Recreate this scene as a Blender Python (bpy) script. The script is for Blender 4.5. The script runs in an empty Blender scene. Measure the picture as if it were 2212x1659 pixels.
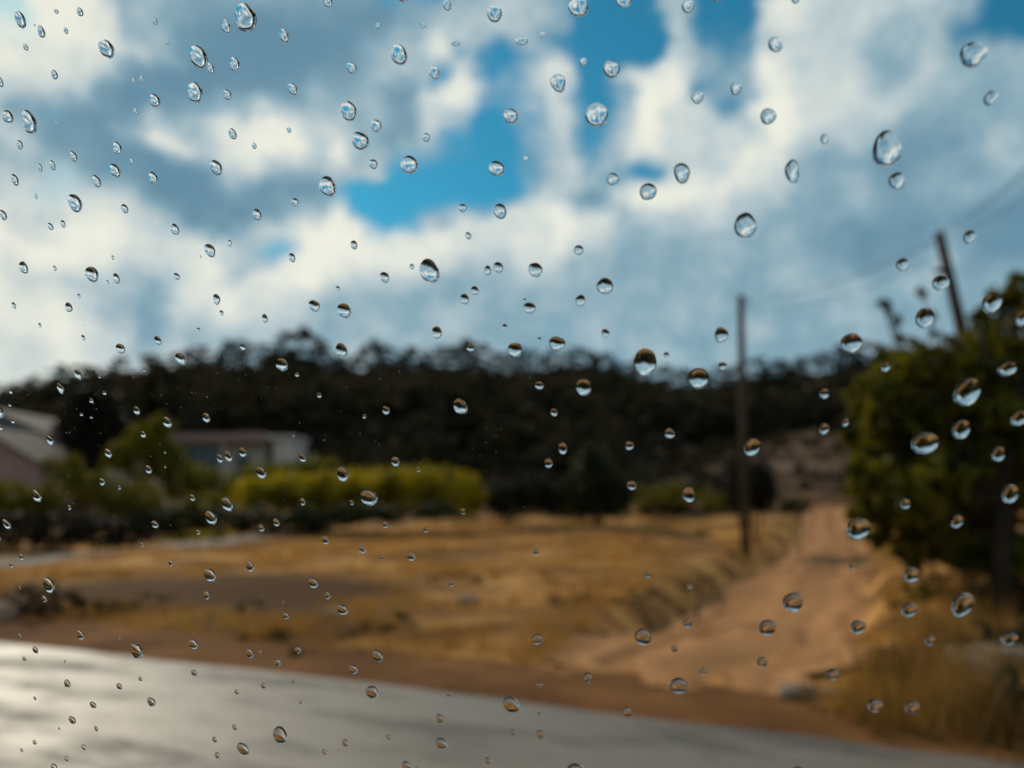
import bpy, math, random
import numpy as np
from mathutils import Vector, Matrix

random.seed(7)
rng = np.random.default_rng(11)
R = math.radians
sc = bpy.context.scene
col = sc.collection

# ------------------------------------------------------------------ camera
FPX, CXP, CYP = 1597.0, 1106.0, 829.5          # focal length and centre in pixels of a 2212 x 1659 frame
HORIZON = 1090.0
PITCH = math.atan((HORIZON - CYP) / FPX)
CAM = Vector((0.0, 0.0, 1.25))
cam_d = bpy.data.cameras.new('camera')
cam = bpy.data.objects.new('camera', cam_d)
col.objects.link(cam)
cam.location = CAM
cam.rotation_euler = (math.pi / 2 + PITCH, 0, 0)
cam_d.sensor_fit = 'HORIZONTAL'
cam_d.sensor_width = 36.0
cam_d.lens = 36.0 * FPX / 2212.0
cam_d.clip_start = 0.01
cam_d.clip_end = 9000.0
cam_d.dof.use_dof = True
cam_d.dof.focus_distance = 0.214
cam_d.dof.aperture_fstop = cam_d.lens / 3.4     # a phone lens: pupil under 4 mm wide
cam_d.dof.aperture_blades = 0
sc.camera = cam

FW = Vector((0, math.cos(PITCH), math.sin(PITCH)))
UP = Vector((0, -math.sin(PITCH), math.cos(PITCH)))


def ray(px, py):
    return Vector((1, 0, 0)) * ((px - CXP) / FPX) + FW + UP * ((CYP - py) / FPX)


def at(px, py, Y):
    d = ray(px, py)
    return CAM + d * (Y / d.y)


# ------------------------------------------------------------------ light, sky, exposure
SUN_AZ, SUN_EL = R(-37), R(35)
sun_d = bpy.data.lights.new('sun', 'SUN')
sun_d.energy = 3.4
sun_d.angle = R(3.0)
sun_d.color = (1.0, 0.88, 0.70)
sun = bpy.data.objects.new('sun', sun_d)
col.objects.link(sun)
sv = Vector((math.sin(SUN_AZ) * math.cos(SUN_EL), math.cos(SUN_AZ) * math.cos(SUN_EL), math.sin(SUN_EL)))
sun.rotation_euler = (-sv).to_track_quat('-Z', 'Y').to_euler()
sun.location = sv * 60

sc.view_settings.view_transform = 'Standard'
sc.view_settings.look = 'None'
sc.view_settings.exposure = 0.0
sc.view_settings.gamma = 1.0
sc.view_settings.use_curve_mapping = False
sc.render.engine = 'CYCLES'
cy = sc.cycles
cy.use_denoising = True
cy.max_bounces = 16
cy.transmission_bounces = 14
cy.transparent_max_bounces = 8
cy.diffuse_bounces = 3
cy.glossy_bounces = 6
cy.caustics_reflective = False
cy.caustics_refractive = False
cy.sample_clamp_indirect = 6.0

# cloud chart of the sky in view: what stands where in azimuth and elevation
# 0 deep blue, 1 thin blue, 2 bright clear air, 3 pale low air, 4 grey cloud, 5 mid cloud, 6 light cloud, 7 white cloud, 8 hazy low blue
CHART = [
    [2, 7, 7, 6, 5, 5, 5, 5, 5, 5, 5, 1, 1, 1, 5, 6, 5, 1, 0, 0, 6, 0, 0, 7, 6, 6, 6, 6, 5, 1, 0],
    [7, 2, 7, 7, 5, 5, 4, 4, 4, 4, 4, 4, 5, 5, 6, 6, 1, 0, 0, 0, 6, 0, 1, 6, 6, 6, 5, 1, 1, 0, 0],
    [7, 2, 6, 7, 6, 6, 4, 4, 4, 4, 4, 5, 6, 7, 1, 0, 7, 0, 0, 0, 6, 6, 1, 7, 6, 6, 5, 6, 1, 1, 6],
    [6, 6, 7, 5, 4, 4, 4, 4, 4, 5, 5, 5, 6, 0, 7, 0, 7, 0, 6, 7, 7, 0, 5, 7, 6, 6, 5, 6, 5, 5, 5],
    [6, 1, 4, 4, 4, 4, 4, 5, 7, 6, 5, 5, 4, 7, 7, 0, 7, 1, 1, 7, 6, 6, 1, 7, 6, 6, 6, 5, 5, 5, 5],
    [6, 5, 4, 5, 6, 7, 7, 7, 7, 6, 7, 5, 5, 6, 0, 0, 6, 0, 6, 7, 6, 6, 6, 7, 6, 6, 5, 4, 5, 6, 5],
    [5, 3, 4, 4, 4, 4, 4, 6, 5, 5, 6, 6, 0, 0, 0, 0, 6, 6, 1, 0, 6, 6, 7, 6, 5, 5, 4, 5, 5, 5, 5],
    [3, 3, 5, 6, 4, 4, 4, 4, 4, 4, 1, 0, 0, 0, 0, 0, 7, 4, 6, 7, 7, 7, 6, 6, 5, 5, 5, 5, 5, 5, 4],
    [3, 5, 7, 7, 6, 5, 4, 5, 6, 7, 7, 0, 1, 6, 7, 6, 7, 7, 5, 5, 5, 5, 5, 5, 5, 5, 4, 5, 4, 4, 4],
    [7, 7, 7, 7, 6, 7, 7, 5, 1, 7, 7, 7, 7, 7, 6, 6, 7, 6, 5, 5, 5, 5, 5, 5, 5, 4, 4, 5, 5, 4, 4],
    [3, 5, 6, 5, 6, 5, 7, 5, 7, 7, 6, 6, 6, 5, 5, 5, 5, 5, 5, 8, 5, 5, 5, 5, 5, 5, 8, 8, 8, 8, 8],
    [7, 7, 7, 6, 5, 5, 7, 7, 6, 5, 5, 8, 8, 8, 8, 8, 8, 8, 8, 8, 8, 8, 8, 8, 8, 8, 8, 8, 8, 8, 8],
    [6, 3, 7, 7, 5, 5, 6, 6, 6, 6, 5, 8, 8, 8, 8, 8, 8, 8, 8, 8, 8, 8, 8, 8, 8, 8, 8, 8, 8, 8, 8],
    [3, 6, 3, 6, 6, 6, 6, 8, 8, 8, 8, 8, 8, 8, 8, 8, 8, 8, 8, 8, 8, 8, 8, 8, 8, 8, 8, 8, 8, 8, 8],
    [3, 3, 3, 3, 3, 3, 8, 8, 8, 8, 8, 8, 8, 8, 8, 8, 8, 8, 8, 8, 8, 8, 8, 8, 8, 8, 8, 8, 8, 8, 8]]
# coverage and brightness of each kind
CODE = [(0.0, .3), (.42, .35), (.25, .95), (.7, .75), (1.0, .08), (1.0, .40), (1.0, .58), (1.0, .90), (.85, .42)]


def chart(az, el):
    d = Vector((math.sin(az) * math.cos(el), math.cos(az) * math.cos(el), math.sin(el)))
    dep = max(d.dot(FW), .05)
    px = CXP + FPX * d.x / dep
    py = CYP - FPX * d.dot(UP) / dep
    fx = min(max(px / 73.733, 0), 29.999)
    fy = min(max(py / 60.0, 0), 13.999)
    i, j = int(fx), int(fy)
    a, b = fx - i, fy - j
    out = []
    for k in range(2):
        v = lambda jj, ii: CODE[CHART[jj][ii]][k]
        out.append((v(j, i) * (1 - a) + v(j, i + 1) * a) * (1 - b) + (v(j + 1, i) * (1 - a) + v(j + 1, i + 1) * a) * b)
    return out


world = bpy.data.worlds.new('World')
sc.world = world
world.use_nodes = True
nt = world.node_tree
N, L = nt.nodes, nt.links
N.clear()


def wn(t, **kw):
    n = N.new(t)
    for k, v in kw.items():
        setattr(n, k, v)
    return n


def wmath(op, a, b=None, c=None, clamp=False):
    n = wn('ShaderNodeMath', operation=op, use_clamp=clamp)
    for i, v in enumerate((a, b, c)):
        if v is None:
            continue
        if hasattr(v, 'links'):
            L.new(v, n.inputs[i])
        else:
            n.inputs[i].default_value = v
    return n.outputs[0]


tc = wn('ShaderNodeTexCoord')
GEN = tc.outputs['Generated']
nz1 = wn('ShaderNodeTexNoise')
nz1.inputs['Scale'].default_value = 9.0
nz1.inputs['Detail'].default_value = 4.0
nz1.inputs['Roughness'].default_value = .55
L.new(GEN, nz1.inputs['Vector'])
nsep = wn('ShaderNodeSeparateColor')
L.new(nz1.outputs['Color'], nsep.inputs[0])
nz2 = wn('ShaderNodeTexNoise')
nz2.inputs['Scale'].default_value = 15.0
nz2.inputs['Detail'].default_value = 8.0
nz2.inputs['Roughness'].default_value = .64
L.new(GEN, nz2.inputs['Vector'])
nsep2 = wn('ShaderNodeSeparateColor')
L.new(nz2.outputs['Color'], nsep2.inputs[0])
sepv = wn('ShaderNodeSeparateXYZ')
L.new(GEN, sepv.inputs[0])
az0 = wmath('ARCTAN2', sepv.outputs[0], sepv.outputs[1])
el0 = wmath('ARCSINE', sepv.outputs[2])
WARP = .10
az = wmath('ADD', wmath('ADD', az0, wmath('MULTIPLY', wmath('SUBTRACT', nsep.outputs[0], .5), WARP)), wmath('MULTIPLY', wmath('SUBTRACT', nsep2.outputs[2], .5), .07))
el = wmath('ADD', el0, wmath('MULTIPLY', wmath('SUBTRACT', nsep.outputs[1], .5), WARP * .8))
AZ0, AZ1, EL0, EL1, ROWS = R(-39), R(39), R(7), R(38), 20
azn = wmath('DIVIDE', wmath('SUBTRACT', az, AZ0), AZ1 - AZ0, clamp=True)
elt = wmath('MULTIPLY', wmath('DIVIDE', wmath('SUBTRACT', el, EL0), EL1 - EL0), float(ROWS - 1))
prev = None
for r in range(ROWS):
    e = EL0 + (EL1 - EL0) * r / (ROWS - 1)
    rp = wn('ShaderNodeValToRGB')
    cr = rp.color_ramp
    cr.interpolation = 'EASE'
    while len(cr.elements) < 32:
        cr.elements.new(len(cr.elements) / 40.0)
    for i in range(32):
        cr.elements[i].position = i / 31.0
    for i in range(32):
        cv, br = chart(AZ0 + (AZ1 - AZ0) * i / 31.0, e)
        cr.elements[i].color = (cv, br, 0, 1)
    L.new(azn, rp.inputs[0])
    if prev is None:
        prev = rp.outputs[0]
    else:
        f = wmath('SUBTRACT', elt, float(r - 1), clamp=True)
        mx = wn('ShaderNodeMix', data_type='RGBA')
        L.new(f, mx.inputs[0])
        L.new(prev, mx.inputs[6])
        L.new(rp.outputs[0], mx.inputs[7])
        prev = mx.outputs[2]
# the same kind of cloud goes on outside the chart
nz3 = wn('ShaderNodeTexNoise')
nz3.inputs['Scale'].default_value = 3.2
nz3.inputs['Detail'].default_value = 4.0
L.new(GEN, nz3.inputs['Vector'])
nsep3 = wn('ShaderNodeSeparateColor')
L.new(nz3.outputs['Color'], nsep3.inputs[0])
gcv = wmath('MULTIPLY', wmath('SUBTRACT', nsep3.outputs[0], .38), 6.0, clamp=True)
gbr = wmath('MULTIPLY', wmath('SUBTRACT', nsep3.outputs[1], .30), 2.4, clamp=True)
gcomb = wn('ShaderNodeCombineColor')
L.new(gcv, gcomb.inputs[0])
L.new(gbr, gcomb.inputs[1])
outw = wmath('MAXIMUM',
             wmath('DIVIDE', wmath('SUBTRACT', wmath('ABSOLUTE', az0), R(37)), R(9), clamp=True),
             wmath('DIVIDE', wmath('SUBTRACT', el0, R(36)), R(8), clamp=True))
mxo = wn('ShaderNodeMix', data_type='RGBA')
L.new(outw, mxo.inputs[0])
L.new(prev, mxo.inputs[6])
L.new(gcomb.outputs[0], mxo.inputs[7])
fin = wn('ShaderNodeSeparateColor')
L.new(mxo.outputs[2], fin.inputs[0])
cvn = wmath('ADD', fin.outputs[0], wmath('MULTIPLY', wmath('SUBTRACT', nsep2.outputs[0], .5), .95))
mr = wn('ShaderNodeMapRange', interpolation_type='SMOOTHSTEP')
mr.inputs[1].default_value = .16
mr.inputs[2].default_value = .86
L.new(cvn, mr.inputs[0])
brn = wmath('ADD', wmath('MULTIPLY_ADD', fin.outputs[1], 1.04, -.02), wmath('MULTIPLY', wmath('SUBTRACT', nsep2.outputs[1], .5), .62), clamp=True)
cl = wn('ShaderNodeValToRGB')
cl.color_ramp.elements[0].position = 0.0
cl.color_ramp.elements[0].color = (.15, .295, .41, 1)
cl.color_ramp.elements[1].position = 1.0
cl.color_ramp.elements[1].color = (.98, .96, .84, 1)
for p, c in ((.3, (.275, .435, .53, 1)), (.62, (.58, .67, .70, 1))):
    q = cl.color_ramp.elements.new(p)
    q.color = c
brs = wn('ShaderNodeMapRange', interpolation_type='SMOOTHSTEP')
brs.inputs[1].default_value = .04
brs.inputs[2].default_value = .98
L.new(brn, brs.inputs[0])
L.new(brs.outputs[0], cl.inputs[0])
BG = .1
clx = wn('ShaderNodeVectorMath', operation='SCALE')
L.new(cl.outputs[0], clx.inputs[0])
clx.inputs['Scale'].default_value = 1.0 / BG
skyt = wn('ShaderNodeTexSky', sky_type='NISHITA')
skyt.sun_disc = False
skyt.sun_elevation = SUN_EL
skyt.sun_rotation = SUN_AZ
skyt.air_density = 1.0
skyt.dust_density = .25
skyt.ozone_density = 1.0
tint = wn('ShaderNodeVectorMath', operation='MULTIPLY')
L.new(skyt.outputs[0], tint.inputs[0])
tint.inputs[1].default_value = (.19, .90, .96)
skymix = wn('ShaderNodeMix', data_type='RGBA')
L.new(mr.outputs[0], skymix.inputs[0])
L.new(tint.outputs[0], skymix.inputs[6])
L.new(clx.outputs[0], skymix.inputs[7])
bgn = wn('ShaderNodeBackground')
bgn.inputs[1].default_value = BG
L.new(skymix.outputs[2], bgn.inputs[0])
wo = wn('ShaderNodeOutputWorld')
L.new(bgn.outputs[0], wo.inputs[0])
world.cycles.sampling_method = 'MANUAL'
world.cycles.sample_map_resolution = 512


# ------------------------------------------------------------------ helpers
def tag(o, label=None, cat=None, group=None, kind=None):
    for k, v in (('label', label), ('category', cat), ('group', group), ('kind', kind)):
        if v:
            o[k] = v
    return o


def empty(name, loc=(0, 0, 0), rz=0.0):
    o = bpy.data.objects.new(name, None)
    o.empty_display_size = .2
    o.location = loc
    o.rotation_euler = (0, 0, rz)
    col.objects.link(o)
    return o


def mesh(name, v, f, mat, parent=None, smooth=False):
    me = bpy.data.meshes.new(name)
    me.from_pydata([tuple(p) for p in v], [], [tuple(int(i) for i in q) for q in f])
    if smooth:
        me.polygons.foreach_set('use_smooth', [True] * len(me.polygons))
    me.update()
    o = bpy.data.objects.new(name, me)
    if mat:
        me.materials.append(mat)
    col.objects.link(o)
    if parent:
        o.parent = parent
    return o


def quads_mesh(name, V, mat, parent=None, n=4):
    """V: array (k, n, 3) of loose polygons"""
    V = np.asarray(V, dtype=np.float32)
    k = V.shape[0]
    me = bpy.data.meshes.new(name)
    me.vertices.add(k * n)
    me.vertices.foreach_set('co', V.reshape(-1))
    me.loops.add(k * n)
    me.loops.foreach_set('vertex_index', np.arange(k * n, dtype=np.int32))
    me.polygons.add(k)
    me.polygons.foreach_set('loop_start', np.arange(0, k * n, n, dtype=np.int32))
    me.update(calc_edges=True)
    me.materials.append(mat)
    o = bpy.data.objects.new(name, me)
    col.objects.link(o)
    if parent:
        o.parent = parent
    return o


class MB:
    def __init__(s):
        s.v, s.f = [], []

    def box(s, a, b, M=None):
        i = len(s.v)
        for z in (a[2], b[2]):
            for x, y in ((a[0], a[1]), (b[0], a[1]), (b[0], b[1]), (a[0], b[1])):
                p = Vector((x, y, z))
                s.v.append(M @ p if M else p)
        for q in ((3, 2, 1, 0), (4, 5, 6, 7), (0, 1, 5, 4), (1, 2, 6, 5), (2, 3, 7, 6), (3, 0, 4, 7)):
            s.f.append([i + k for k in q])
        return s

    def prism(s, poly, vec):
        """poly: list of Vectors, extruded along vec"""
        poly = [Vector(p) for p in poly]
        i, n = len(s.v), len(poly)
        nr = Vector((0, 0, 0))
        for k in range(n):
            nr += poly[k].cross(poly[(k + 1) % n])
        if nr.dot(Vector(vec)) < 0:
            poly = poly[::-1]
        s.v += [Vector(p) for p in poly] + [Vector(p) + Vector(vec) for p in poly]
        s.f.append([i + k for k in range(n)][::-1])
        s.f.append([i + n + k for k in range(n)])
        for k in range(n):
            s.f.append([i + k, i + (k + 1) % n, i + n + (k + 1) % n, i + n + k])
        return s

    def tube(s, pts, rad, seg=8):
        pts = [Vector(p) for p in pts]
        i0 = len(s.v)
        for k, p in enumerate(pts):
            d = (pts[min(k + 1, len(pts) - 1)] - pts[max(k - 1, 0)]).normalized()
            a = d.orthogonal().normalized() if k == 0 else (a - d * a.dot(d)).normalized()
            b = d.cross(a)
            r = rad[k] if hasattr(rad, '__len__') else rad
            for j in range(seg):
                t = 2 * math.pi * j / seg
                s.v.append(p + (a * math.cos(t) + b * math.sin(t)) * r)
        for k in range(len(pts) - 1):
            for j in range(seg):
                q = i0 + k * seg
                s.f.append([q + j, q + (j + 1) % seg, q + seg + (j + 1) % seg, q + seg + j])
        s.f.append([i0 + j for j in range(seg)][::-1])
        s.f.append([i0 + (len(pts) - 1) * seg + j for j in range(seg)])
        return s

    def build(s, name, mat, parent=None, smooth=False):
        return mesh(name, s.v, s.f, mat, parent, smooth)


def nodes_of(name):
    m = bpy.data.materials.new(name)
    m.use_nodes = True
    t = m.node_tree
    return m, t.nodes, t.links, t.nodes['Principled BSDF']


def noise_mat(name, c1, c2, scale=5.0, rough=.9, detail=5.0, c3=None, bump=.0, stretch=None, spec=.3, bscale=None):
    m, n, l, p = nodes_of(name)
    tcn = n.new('ShaderNodeTexCoord')
    src = tcn.outputs['Object']
    if stretch:
        mp = n.new('ShaderNodeMapping')
        mp.inputs['Scale'].default_value = stretch
        l.new(src, mp.inputs[0])
        src = mp.outputs[0]
    t = n.new('ShaderNodeTexNoise')
    t.inputs['Scale'].default_value = scale
    t.inputs['Detail'].default_value = detail
    t.inputs['Roughness'].default_value = .62
    l.new(src, t.inputs['Vector'])
    r = n.new('ShaderNodeValToRGB')
    r.color_ramp.elements[0].position = .33
    r.color_ramp.elements[0].color = (*c1, 1)
    r.color_ramp.elements[1].position = .68
    r.color_ramp.elements[1].color = (*c2, 1)
    if c3:
        q = r.color_ramp.elements.new(.52)
        q.color = (*c3, 1)
    l.new(t.outputs[0], r.inputs[0])
    l.new(r.outputs[0], p.inputs['Base Color'])
    p.inputs['Roughness'].default_value = rough
    p.inputs['Specular IOR Level'].default_value = spec
    if bump:
        b = n.new('ShaderNodeBump')
        b.inputs['Strength'].default_value = bump
        t2 = n.new('ShaderNodeTexNoise')
        t2.inputs['Scale'].default_value = bscale or scale * 4
        t2.inputs['Detail'].default_value = 6
        l.new(src, t2.inputs['Vector'])
        l.new(t2.outputs[0], b.inputs['Height'])
        l.new(b.outputs[0], p.inputs['Normal'])
    return m


def leaf_mat(name, c1, c2, trans=.35, tcol=None, scale=1.3, spec=.12):
    """leaves: diffuse with light passing through, colour varied in clumps"""
    m, n, l, p = nodes_of(name)
    tcn = n.new('ShaderNodeTexCoord')
    t = n.new('ShaderNodeTexNoise')
    t.inputs['Scale'].default_value = scale
    t.inputs['Detail'].default_value = 4
    l.new(tcn.outputs['Object'], t.inputs['Vector'])
    r = n.new('ShaderNodeValToRGB')
    r.color_ramp.elements[0].position = .35
    r.color_ramp.elements[0].color = (*c1, 1)
    r.color_ramp.elements[1].position = .65
    r.color_ramp.elements[1].color = (*c2, 1)
    l.new(t.outputs[0], r.inputs[0])
    l.new(r.outputs[0], p.inputs['Base Color'])
    p.inputs['Roughness'].default_value = .6
    p.inputs['Specular IOR Level'].default_value = spec
    tr = n.new('ShaderNodeBsdfTranslucent')
    tm = n.new('ShaderNodeVectorMath')
    tm.operation = 'MULTIPLY'
    l.new(r.outputs[0], tm.inputs[0])
    tm.inputs[1].default_value = tcol or (1.5, 1.4, .6)
    l.new(tm.outputs[0], tr.inputs['Color'])
    mx = n.new('ShaderNodeMixShader')
    mx.inputs[0].default_value = trans
    l.new(p.outputs[0], mx.inputs[1])
    l.new(tr.outputs[0], mx.inputs[2])
    l.new(mx.outputs[0], n['Material Output'].inputs['Surface'])
    return m


M = {}
M['bark'] = noise_mat('bark', (.022, .015, .010), (.055, .038, .025), 9, .95, bump=.4, spec=.05)
M['pole_wood'] = noise_mat('pole_wood', (.04, .029, .021), (.085, .064, .048), 3, .9, stretch=(12, 12, 1), bump=.3, spec=.08)
M['pine'] = leaf_mat('pine_needles', (.028, .024, .017), (.075, .060, .042), .12, scale=.2, spec=0.0)
M['dark_leaf'] = leaf_mat('dark_leaves', (.018, .024, .010), (.040, .046, .016), .25)
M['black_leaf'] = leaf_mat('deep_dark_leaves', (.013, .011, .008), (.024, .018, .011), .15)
M['green_leaf'] = leaf_mat('green_leaves', (.055, .060, .007), (.15, .13, .010), .38, scale=2.2)
M['tree_leaf'] = leaf_mat('mixed_green_leaves', (.026, .032, .006), (.17, .15, .014), .40, scale=2.4)
M['yellow_leaf'] = leaf_mat('yellow_green_leaves', (.075, .075, .006), (.40, .31, .012), .46, scale=1.1)
M['twig_leaf'] = leaf_mat('pale_twig_leaves', (.08, .07, .04), (.13, .11, .065), .3)
M['sage_leaf'] = leaf_mat('sage_leaves', (.05, .05, .028), (.10, .095, .05), .3)
M['grass'] = leaf_mat('dry_grass_blades', (.24, .11, .028), (.58, .33, .095), .3, (1.15, 1.0, .6), scale=.45)
M['weed'] = leaf_mat('brown_weeds', (.05, .036, .012), (.12, .082, .026), .3)
M['tall_grass'] = leaf_mat('tall_grass_blades', (.10, .052, .015), (.40, .225, .065), .3, (1.15, 1.0, .6), scale=1.6)
M['rock'] = noise_mat('field_rock', (.13, .088, .06), (.30, .215, .155), 6, .9, bump=.5)
M['brown_rock'] = noise_mat('brown_rock', (.045, .028, .018), (.09, .058, .038), 6, .95, bump=.5, spec=.1)
M['pink_rock'] = noise_mat('pink_rock', (.26, .16, .10), (.40, .27, .18), 6, .9, bump=.5)


# ------------------------------------------------------------------ terrain
def hit_z(px, py, z=0.0):
    d = ray(px, py)
    return CAM + d * ((z - CAM.z) / d.z)


E0, E1 = hit_z(0, 1385), hit_z(2212, 1641)
RU = (E1 - E0); RU.z = 0; RU.normalize()                 # along the road, towards the right
RN = Vector((-RU.y, RU.x, 0))                            # across, away from the car
S0 = E0.dot(RN)


def sm(a, b, x):
    t = np.clip((x - a) / (b - a), 0, 1)
    return t * t * (3 - 2 * t)


_k = rng.normal(size=(14, 2))
_ph = rng.uniform(0, 6.28, 14)


def bumps(x, y, wl):
    o = 0
    for i in range(14):
        f = (0.6 + 0.12 * i) * 2 * math.pi / wl
        d = _k[i] / np.linalg.norm(_k[i])
        o = o + np.sin(f * (d[0] * x + d[1] * y) + _ph[i])
    return o / 6.0


RIDGE = [(-900, 850), (-300, 870), (0, 838), (130, 800), (262, 782), (400, 765), (490, 748), (610, 750), (690, 762), (765, 780),
         (840, 765), (960, 768), (1080, 768), (1200, 772), (1275, 768), (1345, 795), (1430, 802), (1510, 812), (1590, 800),
         (1690, 785), (1775, 776), (1850, 752), (1900, 752), (2212, 730), (2600, 720), (3400, 800)]
RX = np.array([a for a, b in RIDGE], float)
RY = np.array([b for a, b in RIDGE], float)
YR = 165.0


def h0(x, y):
    x = np.asarray(x, float); y = np.asarray(y, float)
    s = RN.x * x + RN.y * y - S0
    z = .10 * sm(.7, 2.2, s) + .003 * np.clip(s, 0, 14) + .05 * np.clip(s - 17, 0, 60)
    z = z + bumps(x, y, 7.0) * .11 * sm(1.0, 5, s) + bumps(y, -x, 2.3) * .03 * sm(.8, 3, s)
    z = np.where(s < 0, -.03, z - .015)
    yy = np.maximum(y, 1.0)
    px = CXP + FPX * x / (yy * .985 + 4)
    ridge = (HORIZON - (np.interp(px, RX, RY) + 22)) / FPX * YR + 1.25
    t = np.clip((y - 34) / (YR - 34), 0, 1)
    hill = (ridge - 3.8) * (t ** 1.15) * (1 - .15 * np.sin(t * 3.14))
    hill = np.where(y > YR, (ridge - 3.8) * np.clip(1 - (y - YR) / 260, .25, 1), hill)
    hill = hill + bumps(x, y, 30) * 1.2 * sm(45, 80, y)
    cap = .05 * 60 * 0 + np.where(y > 34, hill, 0)
    zz = np.minimum(z, 1.6) + cap
    return zz


def hitg(px, py):
    d = ray(px, py)
    t = 2.0
    while t < 400:
        p = CAM + d * t
        if p.z <= float(h0(p.x, p.y)):
            return p
        t += .05 if t < 40 else .5
    return CAM + d * 400


trkL = [hitg(*q) for q in ((1150, 1464), (1250, 1385), (1330, 1316), (1480, 1250), (1600, 1203), (1680, 1152), (1725, 1110), (1745, 1088))]
trkR = [hitg(*q) for q in ((1740, 1528), (1850, 1420), (1905, 1310), (1905, 1215), (1885, 1150), (1870, 1125), (1855, 1105), (1840, 1088))]
TP = np.array([(p.x, p.y) for p in trkL] + [(p.x, p.y) for p in reversed(trkR)])


def track_in(x, y):
    """signed distance to the track outline, positive inside"""
    x = np.asarray(x, float); y = np.asarray(y, float)
    inside = np.zeros(x.shape, bool)
    dist = np.full(x.shape, 1e9)
    n = len(TP)
    for i in range(n):
        a, b = TP[i], TP[(i + 1) % n]
        cond = ((a[1] > y) != (b[1] > y))
        xi = (b[0] - a[0]) * (y - a[1]) / (b[1] - a[1] + 1e-12) + a[0]
        inside ^= cond & (x < xi)
        ab = b - a
        t = np.clip(((x - a[0]) * ab[0] + (y - a[1]) * ab[1]) / (ab @ ab), 0, 1)
        dist = np.minimum(dist, np.hypot(x - a[0] - ab[0] * t, y - a[1] - ab[1] * t))
    return np.where(inside, dist, -dist)


def drop_of(x, y):
    s = RN.x * np.asarray(x, float) + RN.y * np.asarray(y, float) - S0
    return .40 * sm(1.5, 5, s) * (1 - sm(28, 40, np.asarray(y, float)))


def h(x, y):
    d = track_in(x, y)
    return h0(x, y) - (drop_of(x, y) + .12) * sm(-.12, .35, d) * sm(.8, 2.0, RN.x * np.asarray(x, float) + RN.y * np.asarray(y, float) - S0)


def hz(x, y):
    return float(h(np.array([x]), np.array([y]))[0])


a_, dt = 11.0, .034
tx = np.arange(-5.9, 5.9, dt)
xs = a_ * np.sinh(tx)
ys = 6 + a_ * np.sinh(np.arange(-4.6, 5.8, dt))
X, Y = np.meshgrid(xs, ys)
Z = h(X, Y)
V = np.stack([X, Y, Z], -1).reshape(-1, 3)
nx_, ny_ = len(xs), len(ys)
ii = (np.arange(ny_ - 1)[:, None] * nx_ + np.arange(nx_ - 1)[None, :]).reshape(-1)
F = np.stack([ii, ii + 1, ii + nx_ + 1, ii + nx_], -1)

# ground material: dry grass, brown soil, a darker patch at left, a little green; reddish soil on the hill
gm, n, l, p = nodes_of('dry_field')
tcn = n.new('ShaderNodeTexCoord')


def gnoise(scale, det=5, st=(1, 1, 1)):
    mp = n.new('ShaderNodeMapping')
    mp.inputs['Scale'].default_value = st
    mp.inputs['Rotation'].default_value = (0, 0, R(20))
    l.new(tcn.outputs['Object'], mp.inputs[0])
    t = n.new('ShaderNodeTexNoise')
    t.inputs['Scale'].default_value = scale
    t.inputs['Detail'].default_value = det
    t.inputs['Roughness'].default_value = .62
    l.new(mp.outputs[0], t.inputs['Vector'])
    return t.outputs[0]


def gramp(src, stops):
    r = n.new('ShaderNodeValToRGB')
    e = r.color_ramp.elements
    e[0].position, e[0].color = stops[0][0], (*stops[0][1], 1)
    e[1].position, e[1].color = stops[-1][0], (*stops[-1][1], 1)
    for q in stops[1:-1]:
        k = e.new(q[0]); k.color = (*q[1], 1)
    l.new(src, r.inputs[0])
    return r.outputs[0]


base = gramp(gnoise(.42, 6, (1, 1.6, 1)), [(.36, (.085, .040, .017)), (.45, (.20, .093, .032)), (.55, (.42, .205, .062)), (.68, (.56, .30, .10))])
soil = gramp(gnoise(.09, 5), [(.3, (.045, .028, .016)), (.5, (.085, .050, .030)), (.64, (.13, .085, .06)), (.72, (.19, .15, .125))])
sepn = n.new('ShaderNodeSeparateXYZ')
l.new(tcn.outputs['Object'], sepn.inputs[0])
far = n.new('ShaderNodeMapRange')
far.inputs[1].default_value, far.inputs[2].default_value = 31, 40
l.new(sepn.outputs[1], far.inputs[0])
bs = hitg(250, 1300)  # centre of a darker brown patch at the left of the field
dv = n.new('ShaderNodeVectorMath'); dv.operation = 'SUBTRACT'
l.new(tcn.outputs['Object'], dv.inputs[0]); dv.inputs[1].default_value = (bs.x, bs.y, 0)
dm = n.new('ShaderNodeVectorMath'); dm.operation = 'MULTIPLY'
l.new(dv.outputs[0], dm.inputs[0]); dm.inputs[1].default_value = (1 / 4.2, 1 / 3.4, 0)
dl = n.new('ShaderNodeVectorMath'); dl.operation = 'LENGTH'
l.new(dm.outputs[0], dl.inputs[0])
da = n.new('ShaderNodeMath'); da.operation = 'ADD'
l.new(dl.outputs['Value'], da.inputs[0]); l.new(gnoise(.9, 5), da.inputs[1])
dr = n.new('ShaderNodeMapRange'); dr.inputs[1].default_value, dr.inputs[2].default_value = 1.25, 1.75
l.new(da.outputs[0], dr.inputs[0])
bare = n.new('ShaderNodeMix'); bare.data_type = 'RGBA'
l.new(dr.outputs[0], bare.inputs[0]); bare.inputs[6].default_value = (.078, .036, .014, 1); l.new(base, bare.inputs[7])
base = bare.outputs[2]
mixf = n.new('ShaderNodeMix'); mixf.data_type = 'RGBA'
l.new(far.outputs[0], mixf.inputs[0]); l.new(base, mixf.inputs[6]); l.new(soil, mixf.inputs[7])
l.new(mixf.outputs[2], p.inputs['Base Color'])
p.inputs['Roughness'].default_value = .95
p.inputs['Specular IOR Level'].default_value = .06
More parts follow.
